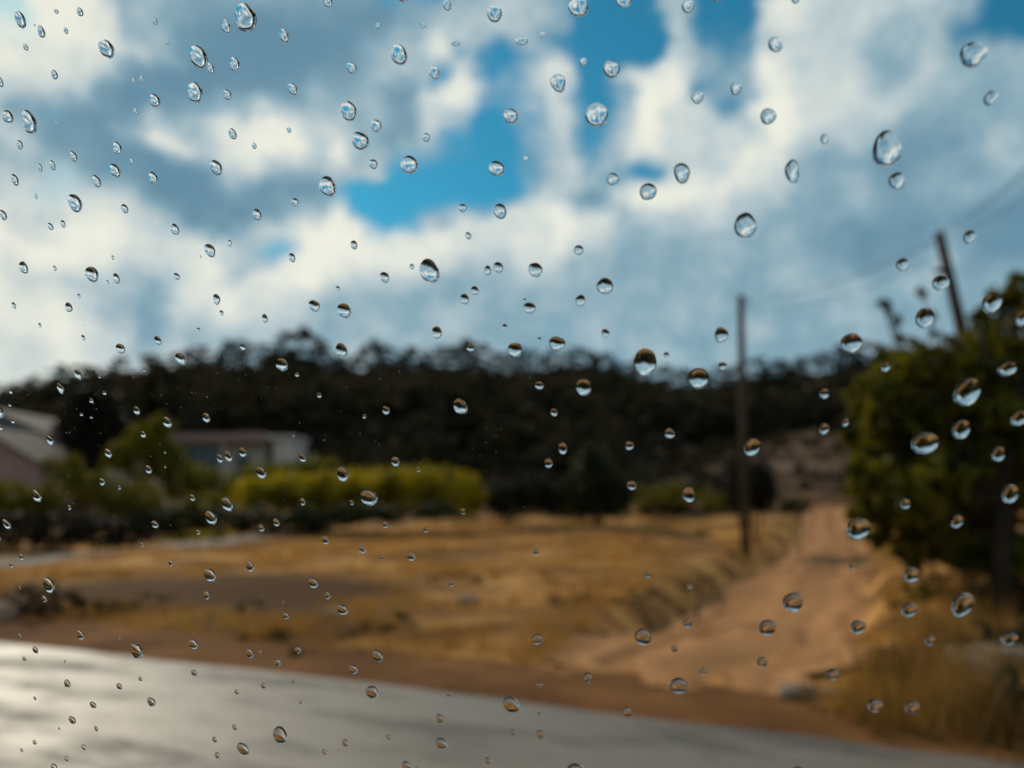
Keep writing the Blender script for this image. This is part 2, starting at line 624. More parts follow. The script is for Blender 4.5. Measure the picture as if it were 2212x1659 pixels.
bmp = n.new('ShaderNodeBump'); bmp.inputs['Strength'].default_value = .6; bmp.inputs['Distance'].default_value = .08
l.new(gnoise(9, 6), bmp.inputs['Height']); l.new(bmp.outputs[0], p.inputs['Normal'])
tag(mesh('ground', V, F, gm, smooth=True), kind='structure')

# road: wet worn asphalt, sheet along RU
am, n, l, p = nodes_of('wet_asphalt')
tcn = n.new('ShaderNodeTexCoord')
mp = n.new('ShaderNodeMapping')
mp.inputs['Rotation'].default_value = (0, 0, -math.atan2(RU.y, RU.x))
l.new(tcn.outputs['Object'], mp.inputs[0])
mp2 = n.new('ShaderNodeMapping'); mp2.inputs['Scale'].default_value = (.6, 1.7, 1)
l.new(mp.outputs[0], mp2.inputs[0])
t1 = n.new('ShaderNodeTexNoise'); t1.inputs['Scale'].default_value = 1.1; t1.inputs['Detail'].default_value = 8; t1.inputs['Roughness'].default_value = .68
l.new(mp2.outputs[0], t1.inputs['Vector'])
t2 = n.new('ShaderNodeTexNoise'); t2.inputs['Scale'].default_value = 90; t2.inputs['Detail'].default_value = 3
l.new(tcn.outputs['Object'], t2.inputs['Vector'])
r1 = n.new('ShaderNodeValToRGB')
r1.color_ramp.elements[0].position, r1.color_ramp.elements[0].color = .38, (.036, .027, .020, 1)
r1.color_ramp.elements[1].position, r1.color_ramp.elements[1].color = .54, (.125, .096, .072, 1)
l.new(t1.outputs[0], r1.inputs[0]); l.new(r1.outputs[0], p.inputs['Base Color'])
rr = n.new('ShaderNodeMapRange')
rr.inputs[1].default_value, rr.inputs[2].default_value, rr.inputs[3].default_value, rr.inputs[4].default_value = .38, .56, .80, .50
l.new(t1.outputs[0], rr.inputs[0]); l.new(rr.outputs[0], p.inputs['Roughness'])
p.inputs['Specular IOR Level'].default_value = .85
bmp = n.new('ShaderNodeBump'); bmp.inputs['Strength'].default_value = .25; bmp.inputs['Distance'].default_value = .01
l.new(t2.outputs[0], bmp.inputs['Height']); l.new(bmp.outputs[0], p.inputs['Normal'])


def road_pt(u, s, z):
    q = RU * u + RN * (S0 + s)
    return (q.x, q.y, z)


vv, ff = [], []
us = np.concatenate([np.linspace(-260, -20, 30)[:-1], np.linspace(-20, 20, 120), np.linspace(20, 260, 30)[1:]])
rngr = np.random.default_rng(3)
wob = np.convolve(rngr.normal(size=len(us) + 6), np.ones(7) / 7, 'valid') * .09
for k, u in enumerate(us):
    for s, zz in ((-7.2, .0), (-3.6, .045), (-.35, .012), (0 + wob[k], -.002)):
        vv.append(road_pt(u, s, zz))
for k in range(len(us) - 1):
    for j in range(3):
        ff.append((4 * k + j, 4 * k + 4 + j, 4 * k + 5 + j, 4 * k + 1 + j))
tag(mesh('road', vv, ff, am, smooth=True), kind='structure')

# dirt shoulder
M['dirt'] = noise_mat('shoulder_dirt', (.085, .035, .012), (.19, .085, .031), 1.1, .95, bump=.5, bscale=14, c3=(.135, .059, .021), spec=.05)
vv, ff = [], []
us = np.concatenate([np.linspace(-200, -30, 30)[:-1], np.linspace(-30, 20, 140), np.linspace(20, 150, 20)[1:]])
wob2 = np.convolve(rngr.normal(size=len(us) + 8), np.ones(9) / 9, 'valid') * .35
for k, u in enumerate(us):
    for s in (-.12, .25, .6, .95 + wob2[k], 1.2 + wob2[k]):
        q = RU * u + RN * (S0 + s)
        zz = max(float(h0(q.x, q.y)), -.012) + (.012 if s < 1.0 + wob2[k] else -.05) + random.uniform(0, .01)
        if s < 0:
            zz = -.016
        vv.append((q.x, q.y, zz))
for k in range(len(us) - 1):
    for j in range(4):
        ff.append((5 * k + j, 5 * k + 5 + j, 5 * k + 6 + j, 5 * k + 1 + j))
tag(mesh('dirt_shoulder', vv, ff, M['dirt'], smooth=True), kind='structure')

# dirt track with ruts
M['track'] = noise_mat('track_dirt', (.19, .085, .035), (.45, .23, .10), .9, .95, bump=.5, bscale=10, c3=(.335, .160, .066), stretch=(1, .5, 1), spec=.08)


def resample(pts, n_):
    P = [Vector((q.x, q.y)) for q in pts]
    Ls = [0]
    for i in range(1, len(P)):
        Ls.append(Ls[-1] + (P[i] - P[i - 1]).length)
    o = []
    for k in range(n_):
        d = Ls[-1] * (k / (n_ - 1)) ** 1.5
        i = max(j for j in range(len(Ls)) if Ls[j] <= d + 1e-9)
        i = min(i, len(P) - 2)
        t = (d - Ls[i]) / max(Ls[i + 1] - Ls[i], 1e-9)
        o.append(P[i].lerp(P[i + 1], t))
    return o


LA, RA = resample(trkL, 70), resample(trkR, 70)
for k in range(70):                                      # worn, uneven edges
    e = (RA[k] - LA[k]).normalized()
    LA[k] = LA[k] + e * (.16 * math.sin(k * .9) + .1 * math.sin(k * 2.3 + 1))
    RA[k] = RA[k] + e * (.16 * math.sin(k * .7 + 2) + .1 * math.sin(k * 2.1))
vv, ff = [], []
NC = 17
for k in range(70):
    for j in range(NC):
        w_ = j / (NC - 1)
        q = LA[k].lerp(RA[k], w_)
        rut = -.055 * (math.exp(-((w_ - .3) / .07) ** 2) + math.exp(-((w_ - .68) / .07) ** 2)) + .02 * math.exp(-((w_ - .5) / .1) ** 2)
        zz = float(h0(q.x, q.y)) - float(drop_of(q.x, q.y)) + .012 + rut + .014 * math.sin(j * 2.1 + .15 * k) + random.uniform(-.006, .006)
        vv.append((q.x, q.y, zz))
for k in range(69):
    for j in range(NC - 1):
        ff.append((NC * k + j, NC * k + j + 1, NC * k + NC + j + 1, NC * k + NC + j))
trk = mesh('dirt_track', vv, ff, M['track'], smooth=True)
uvl = trk.data.uv_layers.new(name='along_track')
for lp in trk.data.loops:
    vi = lp.vertex_index
    uvl.data[lp.index].uv = ((vi % NC) / (NC - 1), (vi // NC) / 70)
tm3 = M['track'].node_tree
uvn = tm3.nodes.new('ShaderNodeTexCoord')
mpu = tm3.nodes.new('ShaderNodeMapping'); mpu.inputs['Scale'].default_value = (9, 2.5, 1)
tm3.links.new(uvn.outputs['UV'], mpu.inputs[0])
for nd in tm3.nodes:
    if nd.type == 'TEX_NOISE' and abs(nd.inputs['Scale'].default_value - .9) < .01:
        tm3.links.new(mpu.outputs[0], nd.inputs['Vector'])
        nd.inputs['Scale'].default_value = 1.0
tag(trk, kind='structure')

# pale gravel lane in front of the hedges on the left
M['gravel'] = noise_mat('lane_gravel', (.10, .076, .062), (.25, .19, .155), 2.2, .95, bump=.5, bscale=20)
lane = [hitg(*q) for q in ((-160, 1222), (0, 1214), (140, 1204), (280, 1192), (420, 1176), (540, 1160), (650, 1146))]
LN = resample(lane, 60)
vv, ff = [], []
for k in range(60):
    d_ = (LN[min(k + 1, 59)] - LN[max(k - 1, 0)]).normalized()
    nr_ = Vector((-d_.y, d_.x))
    for j in range(9):
        q = LN[k] + nr_ * ((j - 4) / 4 * (.95 - .006 * k) + .06 * math.sin(k * 1.3 + j))
        vv.append((q.x, q.y, hz(q.x, q.y) + .05 - .012 * abs(j - 4)))
for k in range(59):
    for j in range(8):
        ff.append((9 * k + j, 9 * k + 9 + j, 9 * k + 10 + j, 9 * k + 1 + j))
tag(mesh('gravel_lane', vv, ff, M['gravel'], smooth=True), kind='structure')


# ------------------------------------------------------------------ plants
def leaves(centers, radii, counts, size, flat=.0, clump=.30, up=0.0):
    """rhombic leaves in clumps through ellipsoids; returns (k,4,3)"""
    out = []
    for c, r, k in zip(centers, radii, counts):
        c = np.array(c, float); r = np.array(r, float) * np.ones(3)
        nc = max(4, int(k / 22))
        d = rng.normal(size=(nc, 3)); d /= np.linalg.norm(d, axis=1)[:, None]
        rad = rng.uniform(.35, 1.0, nc) ** .6
        cc = d * rad[:, None]
        which = rng.integers(0, nc, k)
        pos = c + (cc[which] + rng.normal(size=(k, 3)) * clump * .55) * r
        a = rng.normal(size=(k, 3)); a[:, 2] = a[:, 2] * (1 - flat) + up
        a /= np.linalg.norm(a, axis=1)[:, None]
        b = np.cross(a, rng.normal(size=(k, 3))); b /= np.linalg.norm(b, axis=1)[:, None]
        sz = size * rng.uniform(.6, 1.5, k)[:, None]
        out.append(np.stack([pos - a * sz, pos + b * sz * .45, pos + a * sz, pos - b * sz * .45], 1))
    return np.concatenate(out, 0)


def shrub(name, label, cat, blobs, mat, leaf, Yd, dens=1.0, group=None, stem=True, depth=1.0, ground=True, base_px=None):
    """blobs: (px, py, rx px, ry px, dY) in the photograph's frame at distance Yd + dY"""
    pts, rad, cnt = [], [], []
    for px, py, rx, ry, dy in blobs:
        yb = Yd + dy
        q = at(px, py, yb)
        k = yb / FPX
        pts.append(q)
        rad.append((rx * k, depth * (rx + ry) * .5 * k, ry * k))
        area = rx * ry * k * k
        cnt.append(max(60, int(dens * 11 * area / (leaf * leaf))))
    bx = base_px if base_px else blobs[0][0]
    b0 = at(bx, 1100, Yd)
    bz = hz(b0.x, Yd)
    root = empty(name, (b0.x, Yd, bz))
    off = np.array([b0.x, Yd, bz])
    V_ = leaves(pts, rad, cnt, leaf)
    V_[:, :, 2] = np.maximum(V_[:, :, 2], bz - .03)
    quads_mesh('crown', V_ - off, mat, root)
    mb = MB()
    for q, r in zip(pts, rad):
        e = q - Vector(off)
        st = Vector((e.x * .25 + random.uniform(-.1, .1), e.y * .25, -.05))
        mid = st.lerp(e, .55) + Vector((random.uniform(-.15, .15), random.uniform(-.1, .1), .05))
        w_ = max(.012, .06 * max(r))
        mb.tube([st, mid, e + Vector((0, 0, r[2] * .4))], [w_, w_ * .7, w_ * .25], 6)
    mb.build('trunk', M['bark'], root, True)
    tag(root, label, cat, group)
    return root


# right-hand tree beside the road: leaning crown of many clumps, dark trunk
TY = 9.0
tb = hitg(2172, 1335)
TY = tb.y
troot = empty('roadside_tree', tb)
blobs = [(2150, 790, 85, 75), (2225, 705, 95, 85), (2050, 850, 80, 75), (1950, 800, 60, 48), (1915, 885, 72, 78), (2000, 940, 95, 80), (2110, 920, 100, 90),
         (2215, 860, 100, 95), (1888, 985, 48, 62), (1905, 1075, 60, 62), (1985, 1050, 88, 80), (2105, 1050, 95, 85), (2215, 1010, 100, 95), (2310, 800, 120, 120),
         (2330, 960, 120, 120), (1888, 1150, 42, 38), (2085, 745, 34, 40), (2205, 615, 26, 42), (2165, 655, 30, 30), (1950, 1140, 50, 40), (1862, 920, 34, 48), (1868, 1040, 34, 60), (2030, 1130, 70, 50), (2140, 1150, 70, 50), (2000, 790, 50, 40), (2100, 830, 70, 60), (1900, 810, 40, 30), (1965, 1185, 46, 34), (2060, 1190, 66, 36), (2165, 1205, 60, 36), (1842, 862, 16, 20), (1836, 948, 16, 20), (1846, 1018, 15, 18), (1908, 772, 20, 16), (1978, 752, 22, 18), (2058, 765, 18, 20), (2122, 690, 16, 26), (2186, 640, 14, 24), (1846, 1112, 18, 14), (1872, 832, 22, 18)]
pts, rad, cnt = [], [], []
for k_, (px, py, rx, ry) in enumerate(blobs):
    yb = TY + .5 + random.uniform(-.5, .6)
    q = at(px, py, yb); k = yb / FPX
    pts.append(q - tb); rad.append((rx * k, 1.15 * rx * k, ry * k)); cnt.append(int(1000 * rx * ry / 6000) + 100)
quads_mesh('crown', leaves([tuple(q) for q in pts], rad, cnt, .058, clump=.20), M['tree_leaf'], troot)
for px, py, rx, ry in ((1918, 665, 9, 22), (1934, 700, 12, 22), (1905, 655, 12, 6), (1990, 640, 10, 18), (1945, 735, 22, 14), (2030, 735, 30, 20), (2002, 690, 16, 24), (2110, 720, 24, 18)):
    q = at(px, py, TY + .6) - tb; k = (TY + .6) / FPX
    so = quads_mesh('sprig', leaves([tuple(q)], [(rx * k, rx * k, ry * k)], [int(34 + rx * ry * .12)], .045), M['twig_leaf'], troot)
    MB().tube([q + Vector((.12, .02, -.45)), q + Vector((.03, 0, -.1)), q + Vector((0, 0, .12))], [.012, .008, .004], 5).build('twig', M['bark'], so, True)
mb = MB()
t0_ = Vector((0, 0, -.1))
fork = at(2168, 1090, TY) - tb
mb.tube([t0_, (at(2160, 1215, TY) - tb), fork], [.11, .09, .08], 10)
for q, r in list(zip(pts, rad))[::1]:
    mid = fork.lerp(q, .5) + Vector((random.uniform(-.1, .1), random.uniform(-.1, .1), random.uniform(-.05, .15)))
    mb.tube([fork, mid, q], [.05, .03, .012], 6)
mb.build('trunk', M['bark'], troot, True)
tag(troot, 'large leafy green tree overhanging the verge at the right edge', 'tree')

# hedges and bushes between field and hill
shrub('hedge', 'long low hedge with yellow-green lit top behind the dry field', 'hedge',
      [(560, 1070, 60, 34, 0), (640, 1062, 66, 38, .3), (720, 1060, 70, 40, 0), (800, 1055, 70, 42, .2), (880, 1052, 70, 44, -.2), (955, 1056, 62, 44, .1), (1010, 1068, 44, 40, 0)],
      M['yellow_leaf'], .085, 28.0, 1.5)
shrub('hedge_shrub', 'dull green shrub rising behind the left part of the long hedge', 'shrub',
      [(600, 1030, 70, 30, 0), (680, 1015, 55, 28, .3), (540, 1045, 40, 28, .2)], M['green_leaf'], .09, 31.0, 1.3)
shrub('thicket', 'dark thicket under the long hedge at its left end', 'thicket',
      [(480, 1130, 60, 28, 0), (560, 1125, 60, 26, .2), (650, 1118, 60, 24, 0), (400, 1128, 50, 34, .2), (330, 1135, 55, 36, 0), (740, 1112, 60, 22, .2), (830, 1108, 60, 20, .1), (930, 1102, 60, 20, .1)],
      M['dark_leaf'], .08, 25.5, 1.5)
shrub('dark_bush', 'dark bush just right of the yellow-green hedge', 'bush',
      [(1085, 1070, 45, 38, 0), (1145, 1068, 48, 40, .2), (1195, 1075, 36, 34, 0)], M['black_leaf'], .08, 28.5, 1.6)
shrub('round_bush', 'tall round dark green bush in the middle of the field edge', 'bush',
      [(1290, 1035, 58, 62, 0), (1262, 1065, 40, 44, .1), (1325, 1070, 45, 42, .2), (1285, 990, 36, 28, 0)], M['dark_leaf'], .085, 28.0, 1.7)
shrub('pole_bush', 'dark upright bush standing right behind the bare wooden pole', 'bush',
      [(1622, 1030, 46, 56, 0), (1642, 1068, 36, 38, .1), (1590, 1062, 28, 42, 0)], M['black_leaf'], .075, 22.0, 1.7)
shrub('low_plant', 'small low green plant beside the top of the dirt track', 'plant',
      [(1720, 1092, 34, 16, 0), (1700, 1098, 18, 10, 0)], M['dark_leaf'], .05, 22.0, 1.6)
shrub('scrub', 'low mixed scrub behind the field, between round bush and pole', 'scrub',
      [(1400, 1075, 40, 26, 0), (1460, 1070, 50, 28, .3), (1530, 1075, 40, 24, 0), (1230, 1088, 24, 20, 0)], M['green_leaf'], .08, 30.0, .6)
shrub('dark_tree', 'near-black broad tree standing between the two houses', 'tree',
      [(205, 900, 62, 58, 0), (170, 935, 44, 40, .3), (240, 940, 44, 44, 0), (200, 865, 36, 36, 0), (210, 985, 60, 40, 0)], M['black_leaf'], .13, 41.0, 1.7)
shrub('olive_green_tree', 'olive green tree in front of the pale house wall', 'tree',
      [(330, 955, 46, 46, 0), (300, 1000, 50, 40, .2), (365, 1000, 44, 44, 0), (340, 920, 32, 24, 0), (260, 985, 38, 34, .2), (400, 1045, 48, 36, 0)], M['green_leaf'], .10, 33.0, 1.3)
shrub('house_bush', 'green bush growing against the front of the pale house', 'bush',
      [(430, 1040, 50, 34, 0), (500, 1050, 46, 30, .2), (560, 1025, 36, 30, 0)], M['green_leaf'], .09, 32.0, 1.0)
shrub('left_bush', 'green bush at the far left below the pink house', 'bush',
      [(20, 1075, 60, 34, 0), (80, 1090, 46, 28, .2), (-50, 1065, 60, 44, 0), (110, 1070, 30, 34, .1)], M['green_leaf'], .07, 22.0, 1.3)
shrub('garden_bush', 'olive bush between the pink house and the gravel lane', 'bush',
      [(190, 1050, 60, 36, 0), (250, 1075, 50, 34, .2), (140, 1010, 40, 28, 0), (310, 1075, 46, 34, .1), (440, 1085, 40, 26, 0)], M['green_leaf'], .08, 26.0, 1.3)
shrub('bank_thicket', 'black-brown thicket on the bank at the left edge', 'thicket',
      [(40, 1140, 66, 34, 0), (130, 1145, 60, 34, .2), (210, 1150, 60, 32, 0), (-40, 1140, 60, 40, 0), (280, 1158, 46, 26, .2)], M['black_leaf'], .06, 18.0, 1.5)
shrub('ochre_bush', 'small ochre yellow bush at the edge of the gravel lane', 'bush',
      [(430, 1156, 36, 10, 0), (380, 1160, 24, 8, 0), (480, 1154, 22, 8, 0)], M['yellow_leaf'], .05, 19.5, 1.5)
for lab, bl in (('broad dark weed patch in the middle of the near field', [(820, 1352, 46, 18, 0), (880, 1345, 44, 22, .1), (760, 1362, 36, 12, 0)]),
                ('smaller dark weed patch left of the broad one', [(560, 1376, 40, 14, 0), (610, 1366, 26, 10, 0)]),
                ('dark weed tuft near the left bank of the field', [(545, 1308, 26, 14, 0), (520, 1316, 18, 9, 0)]),
                ('faint weed tuft far out in the field by the pole', [(1510, 1152, 28, 14, 0)]),
                ('added weeds standing for shade on the track bank, nearest to the road', [(1385, 1285, 36, 12, 0), (1330, 1300, 24, 9, 0)]),  # weeds added along the bank up to the pole, standing for its shadow line
                ('added weeds standing for shade along the middle of the track bank', [(1470, 1262, 40, 10, 0), (1520, 1245, 26, 8, 0)]),
                ('added weeds standing for bank shade at the foot of the straight pole', [(1600, 1196, 26, 10, 0), (1570, 1222, 24, 7, 0)]),
                ('brown weed patch mid-field below the round bush', [(1190, 1300, 60, 12, 0), (1250, 1290, 30, 10, 0)]),
                ('flat weed patch mid-field left of the light grey stone', [(960, 1245, 60, 7, 0), (1010, 1250, 40, 6, 0)]),
                ('low weed patch at the shoulder in the left half', [(640, 1410, 24, 10, 0)])):
    b0 = hitg(bl[0][0], bl[0][1] + bl[0][3])
    shrub('weed_patch', lab, 'weed patch', bl, M['weed'], .03, b0.y, .35, 'dark weed patches in the field')
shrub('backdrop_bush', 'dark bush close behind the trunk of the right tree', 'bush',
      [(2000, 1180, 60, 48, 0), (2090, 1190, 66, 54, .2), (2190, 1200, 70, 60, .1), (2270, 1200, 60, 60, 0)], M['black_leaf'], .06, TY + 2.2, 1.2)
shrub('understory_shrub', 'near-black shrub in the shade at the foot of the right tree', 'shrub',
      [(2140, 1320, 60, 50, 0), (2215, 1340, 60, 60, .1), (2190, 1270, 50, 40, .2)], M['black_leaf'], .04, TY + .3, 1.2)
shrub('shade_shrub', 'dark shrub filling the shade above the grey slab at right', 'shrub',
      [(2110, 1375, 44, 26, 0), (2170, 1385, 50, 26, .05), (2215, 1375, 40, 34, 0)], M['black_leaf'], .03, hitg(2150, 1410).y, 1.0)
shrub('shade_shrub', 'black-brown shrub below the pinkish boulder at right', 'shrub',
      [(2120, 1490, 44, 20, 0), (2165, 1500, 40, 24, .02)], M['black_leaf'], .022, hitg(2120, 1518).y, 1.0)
shrub('verge_shrub', 'olive shrub in the tall grass left of the tree trunk', 'shrub',
      [(1975, 1285, 34, 26, 0), (2010, 1265, 26, 22, 0), (1940, 1300, 22, 14, 0)], M['green_leaf'], .03, hitg(1985, 1325).y, .8)
shrub('sage_shrub', 'pale sage shrub at the bottom right corner', 'shrub',
      [(2195, 1490, 30, 50, 0), (2230, 1530, 40, 50, 0), (2170, 1550, 18, 26, 0)], M['sage_leaf'], .03, hitg(2190, 1560).y, .8)

# ------------------------------------------------------------------ grass
gx, gy = [], []
blades = []


def tufts(cx, cy, hgt, nb, spread=.06, lean=.35, wid=.006):
    k = len(cx)
    tot = k * nb
    bx = np.repeat(cx, nb) + rng.normal(size=tot) * spread
    by = np.repeat(cy, nb) + rng.normal(size=tot) * spread
    bz = h(bx, by) - .01
    H = np.repeat(hgt, nb) * rng.uniform(.5, 1.15, tot)
    lx, ly = rng.normal(size=tot) * lean * H, rng.normal(size=tot) * lean * H
    ang = rng.uniform(0, 6.28, tot)
    w_ = wid * rng.uniform(.7, 1.6, tot)
    wx, wy = np.cos(ang) * w_, np.sin(ang) * w_
    A = np.stack([bx - wx, by - wy, bz], -1)
    B = np.stack([bx + wx, by + wy, bz], -1)
    C = np.stack([bx + lx, by + ly, bz + H], -1)
    return np.stack([A, B, C], 1)


def field_points(k, s0, s1, u0, u1):
    s = rng.uniform(s0, s1, k) if s1 - s0 < 3 else s0 + (s1 - s0) * rng.uniform(0, 1, k) ** 1.3
    u = rng.uniform(u0, u1, k)
    x = RU.x * u + RN.x * (S0 + s); y = RU.y * u + RN.y * (S0 + s)
    ok = track_in(x, y) < -.05
    for q0, q1 in zip(lane[:-1], lane[1:]):
        ax, ay, bx_, by_ = q0.x, q0.y, q1.x, q1.y
        t = np.clip(((x - ax) * (bx_ - ax) + (y - ay) * (by_ - ay)) / ((bx_ - ax) ** 2 + (by_ - ay) ** 2), 0, 1)
        ok &= np.hypot(x - ax - t * (bx_ - ax), y - ay - t * (by_ - ay)) > 1.1
    return x[ok], y[ok]


BS = hitg(250, 1300)
x, y = field_points(15000, 1.1, 26, -16, 14)
dens = bumps(x, y, 5.0) + bumps(y, x, 2.0) * .5
ok = (dens > -.35) & (np.hypot((x - BS.x) / 4.0, (y - BS.y) / 3.2) > .85 + .2 * bumps(x, y, 3))
x, y = x[ok], y[ok]
g1 = tufts(x, y, .10 + .10 * np.clip(bumps(x, y, 4) + .5, 0, 1.4), 7, .08, .4, .007)
x, y = field_points(1500, .85, 1.9, -12, 6)
g2 = tufts(x, y, np.full(len(x), .13), 8, .05, .5, .004)
quads = np.concatenate([g1, g2], 0)
tag(quads_mesh('dry_grass', quads, M['grass'], n=3), 'short dry ochre grass covering the field', 'grass', kind='stuff')
gc = []
for px, py in ((1975, 1500), (2030, 1480), (2085, 1470), (1935, 1535), (2045, 1405), (2100, 1385), (2015, 1375), (2125, 1330), (2065, 1300),
               (1880, 1560), (1960, 1565), (2040, 1575), (2110, 1590), (2170, 1600), (2130, 1290), (2010, 1530), (2060, 1340)):
    q = hitg(px, py)
    gc.append((q.x, q.y))
gc = np.array(gc)
rep = np.repeat(gc, 15, 0) + rng.normal(size=(len(gc) * 15, 2)) * .17
ok = track_in(rep[:, 0], rep[:, 1]) < .1
rep = rep[ok]
g3 = tufts(rep[:, 0], rep[:, 1], rng.uniform(.16, .46, len(rep)), 14, .05, .28, .006)
tag(quads_mesh('tall_dry_grass', g3, M['tall_grass'], n=3), 'tall ochre dry grass on the verge below the right tree', 'grass', kind='stuff')


# ------------------------------------------------------------------ rocks
def rock(name, label, px, py, w, hh, d, mat, sink=.25, seed=0, rz=0, grp=None):
    q = hitg(px, py)
    r_ = random.Random(seed)
    v, f = [], []
    ns, nr = 14, 8
    ph = [r_.uniform(0, 6.28) for _ in range(6)]
    for i in range(nr + 1):
        t = math.pi * i / nr
        for j in range(ns):
            a = 2 * math.pi * j / ns
            k = 1 + .16 * math.sin(2 * a + ph[0]) + .12 * math.sin(3 * a + ph[1] + t * 2) + .1 * math.sin(5 * a + ph[2]) * math.sin(3 * t + ph[3]) + r_.uniform(-.05, .05)
            cx, cz = math.sin(t), math.cos(t)
            cz = math.copysign(abs(cz) ** .7, cz)
            v.append((w / 2 * cx * math.cos(a) * k, d / 2 * cx * math.sin(a) * k, hh / 2 * cz * (1 + .1 * math.sin(2 * a + ph[4])) + hh * (.5 - sink)))
    for i in range(nr):
        for j in range(ns):
            f.append((i * ns + j, i * ns + (j + 1) % ns, (i + 1) * ns + (j + 1) % ns, (i + 1) * ns + j))
    o = mesh(name, v, f, mat, smooth=True)
    o.location = (q.x, q.y, hz(q.x, q.y))
    o.rotation_euler = (0, 0, rz)
    tag(o, label, 'rock', grp)
    return o


rock('rock', 'pale flat rock beside the foot of the dirt track', 1725, 1512, .26, .12, .2, M['rock'], .2, 1)
rock('rock', 'greyer rock lying right against the pale flat one', 1790, 1510, .24, .09, .2, M['rock'], .3, 2)
rock('rock', 'wide grey slab in the shade under the right tree', 2150, 1428, .62, .16, .4, M['rock'], .3, 3)
rock('rock', 'pinkish boulder in front of the grey slab at right', 2095, 1462, .36, .2, .3, M['pink_rock'], .3, 4)
rock('rock', 'small pale stone in the grass right of the flat rock', 1860, 1545, .1, .07, .09, M['rock'], .3, 5)
rock('rock', 'light grey stone in the middle of the field', 1010, 1306, .34, .14, .25, M['rock'], .3, 6)
rock('rock', 'pinkish stone standing at the extreme right edge', 2222, 1230, .4, .75, .35, M['pink_rock'], .1, 7)
rock('rock', 'dull stone in the dark left part of the field', 720, 1330, .22, .1, .2, M['pink_rock'], .3, 8)

rock('rock', 'dull boulder low in the scrub at the extreme left edge', 4, 1345, .3, .3, .3, M['pink_rock'], .3, 11)
shrub('bank_scrub', 'dark brown scrub on the bank by the road at the far left', 'scrub',
      [(85, 1290, 50, 44, 0), (140, 1312, 36, 28, .1), (40, 1300, 34, 36, .2), (190, 1322, 36, 18, .1)], M['black_leaf'], .035, hitg(90, 1340).y, .5)
shrub('bank_scrub', 'thin brown scrub trailing right from the dark bank scrub', 'scrub',
      [(250, 1312, 50, 16, 0), (310, 1300, 46, 14, .2), (370, 1318, 40, 10, .1)], M['weed'], .03, hitg(280, 1330).y, .35)

# ------------------------------------------------------------------ poles and wires
p1b = hitg(1610, 1192)
p1t = at(1600, 640, p1b.y)
r1_ = empty('utility_pole', p1b)
mb = MB().tube([Vector((0, 0, -.3)), (p1t - p1b) * .5, p1t - p1b], [.115, .10, .085], 14)
mb.build('shaft', M['pole_wood'], r1_, True)
mb = MB().tube([(p1t - p1b) + Vector((0, 0, -.001)), (p1t - p1b) + Vector((0, 0, .03))], [.09, .06], 14)
mb.build('cap', M['pole_wood'], r1_)
M['iron'] = noise_mat('rusty_iron', (.03, .024, .02), (.06, .045, .035), 20, .7)
M['porcelain'] = noise_mat('insulator_porcelain', (.25, .22, .19), (.35, .32, .28), 8, .35)
MB().tube([(p1t - p1b) + Vector((.08, 0, -.25)), (p1t - p1b) + Vector((.16, 0, -.25)), (p1t - p1b) + Vector((.16, 0, -.16))], .012, 6).build('hook', M['iron'], r1_)
ins1 = (p1t - p1b) + Vector((.16, 0, -.12))
MB().tube([ins1 - Vector((0, 0, .05)), ins1, ins1 + Vector((0, 0, .05))], [.03, .045, .025], 10).build('insulator', M['porcelain'], r1_, True)
tag(r1_, 'bare straight wooden pole at the field corner beside the dirt track', 'pole')

Y2 = TY + 3.2
p2t = at(2028, 502, Y2)
p2m = at(2072, 690, Y2 + .1)
p2b = at(2150, 1190, Y2 + .3)
p2b.z = hz(p2b.x, p2b.y)
r2_ = empty('utility_pole', p2b)
MB().tube([Vector((0, 0, -.3)), at(2128, 960, Y2 + .2) - p2b, p2m - p2b, p2t - p2b], [.15, .125, .085, .07], 14).build('shaft', M['pole_wood'], r2_, True)
# a short strut props it where it leaves the crown
MB().tube([at(2150, 800, Y2) - p2b, at(2085, 715, Y2 - .05) - p2b], [.07, .05], 10).build('strut', M['pole_wood'], r2_, True)
ins2 = at(2033, 585, Y2 - .1) - p2b
MB().tube([ins2 + Vector((-.1, 0, 0)), ins2 + Vector((.06, .05, .02))], [.035, .05], 10).build('bracket', M['iron'], r2_, True)
tag(r2_, 'leaning dark pole rising out of the right-hand tree', 'pole')


def wire(label, a, b, sag, rad=.008):
    pts = []
    for k in range(25):
        t = k / 24
        q = a.lerp(b, t); q.z -= 4 * sag * t * (1 - t)
        pts.append(q)
    mb = MB().tube(pts, rad, 6)
    o = mb.build('overhead_wire', M['iron'], None, True)
    tag(o, label, 'wire', 'overhead wires')


wire('overhead wire sagging between the straight pole and the leaning pole', p1t + Vector((.16, 0, -.12)), p2t + Vector((0, 0, -.1)), .22)
wire('lower overhead wire between the two poles, just under the first', p1t + Vector((.1, 0, -.35)), p2t + Vector((.03, 0, -.35)), .30, .006)
wire('overhead wire climbing from the leaning pole out of frame at right', p2t, at(2400, 190, 4.2), .12, .006)
wire('second wire right of the climbing one, out of frame at right', p2t + Vector((.05, 0, -.12)), at(2420, 250, 4.3), .14, .005)

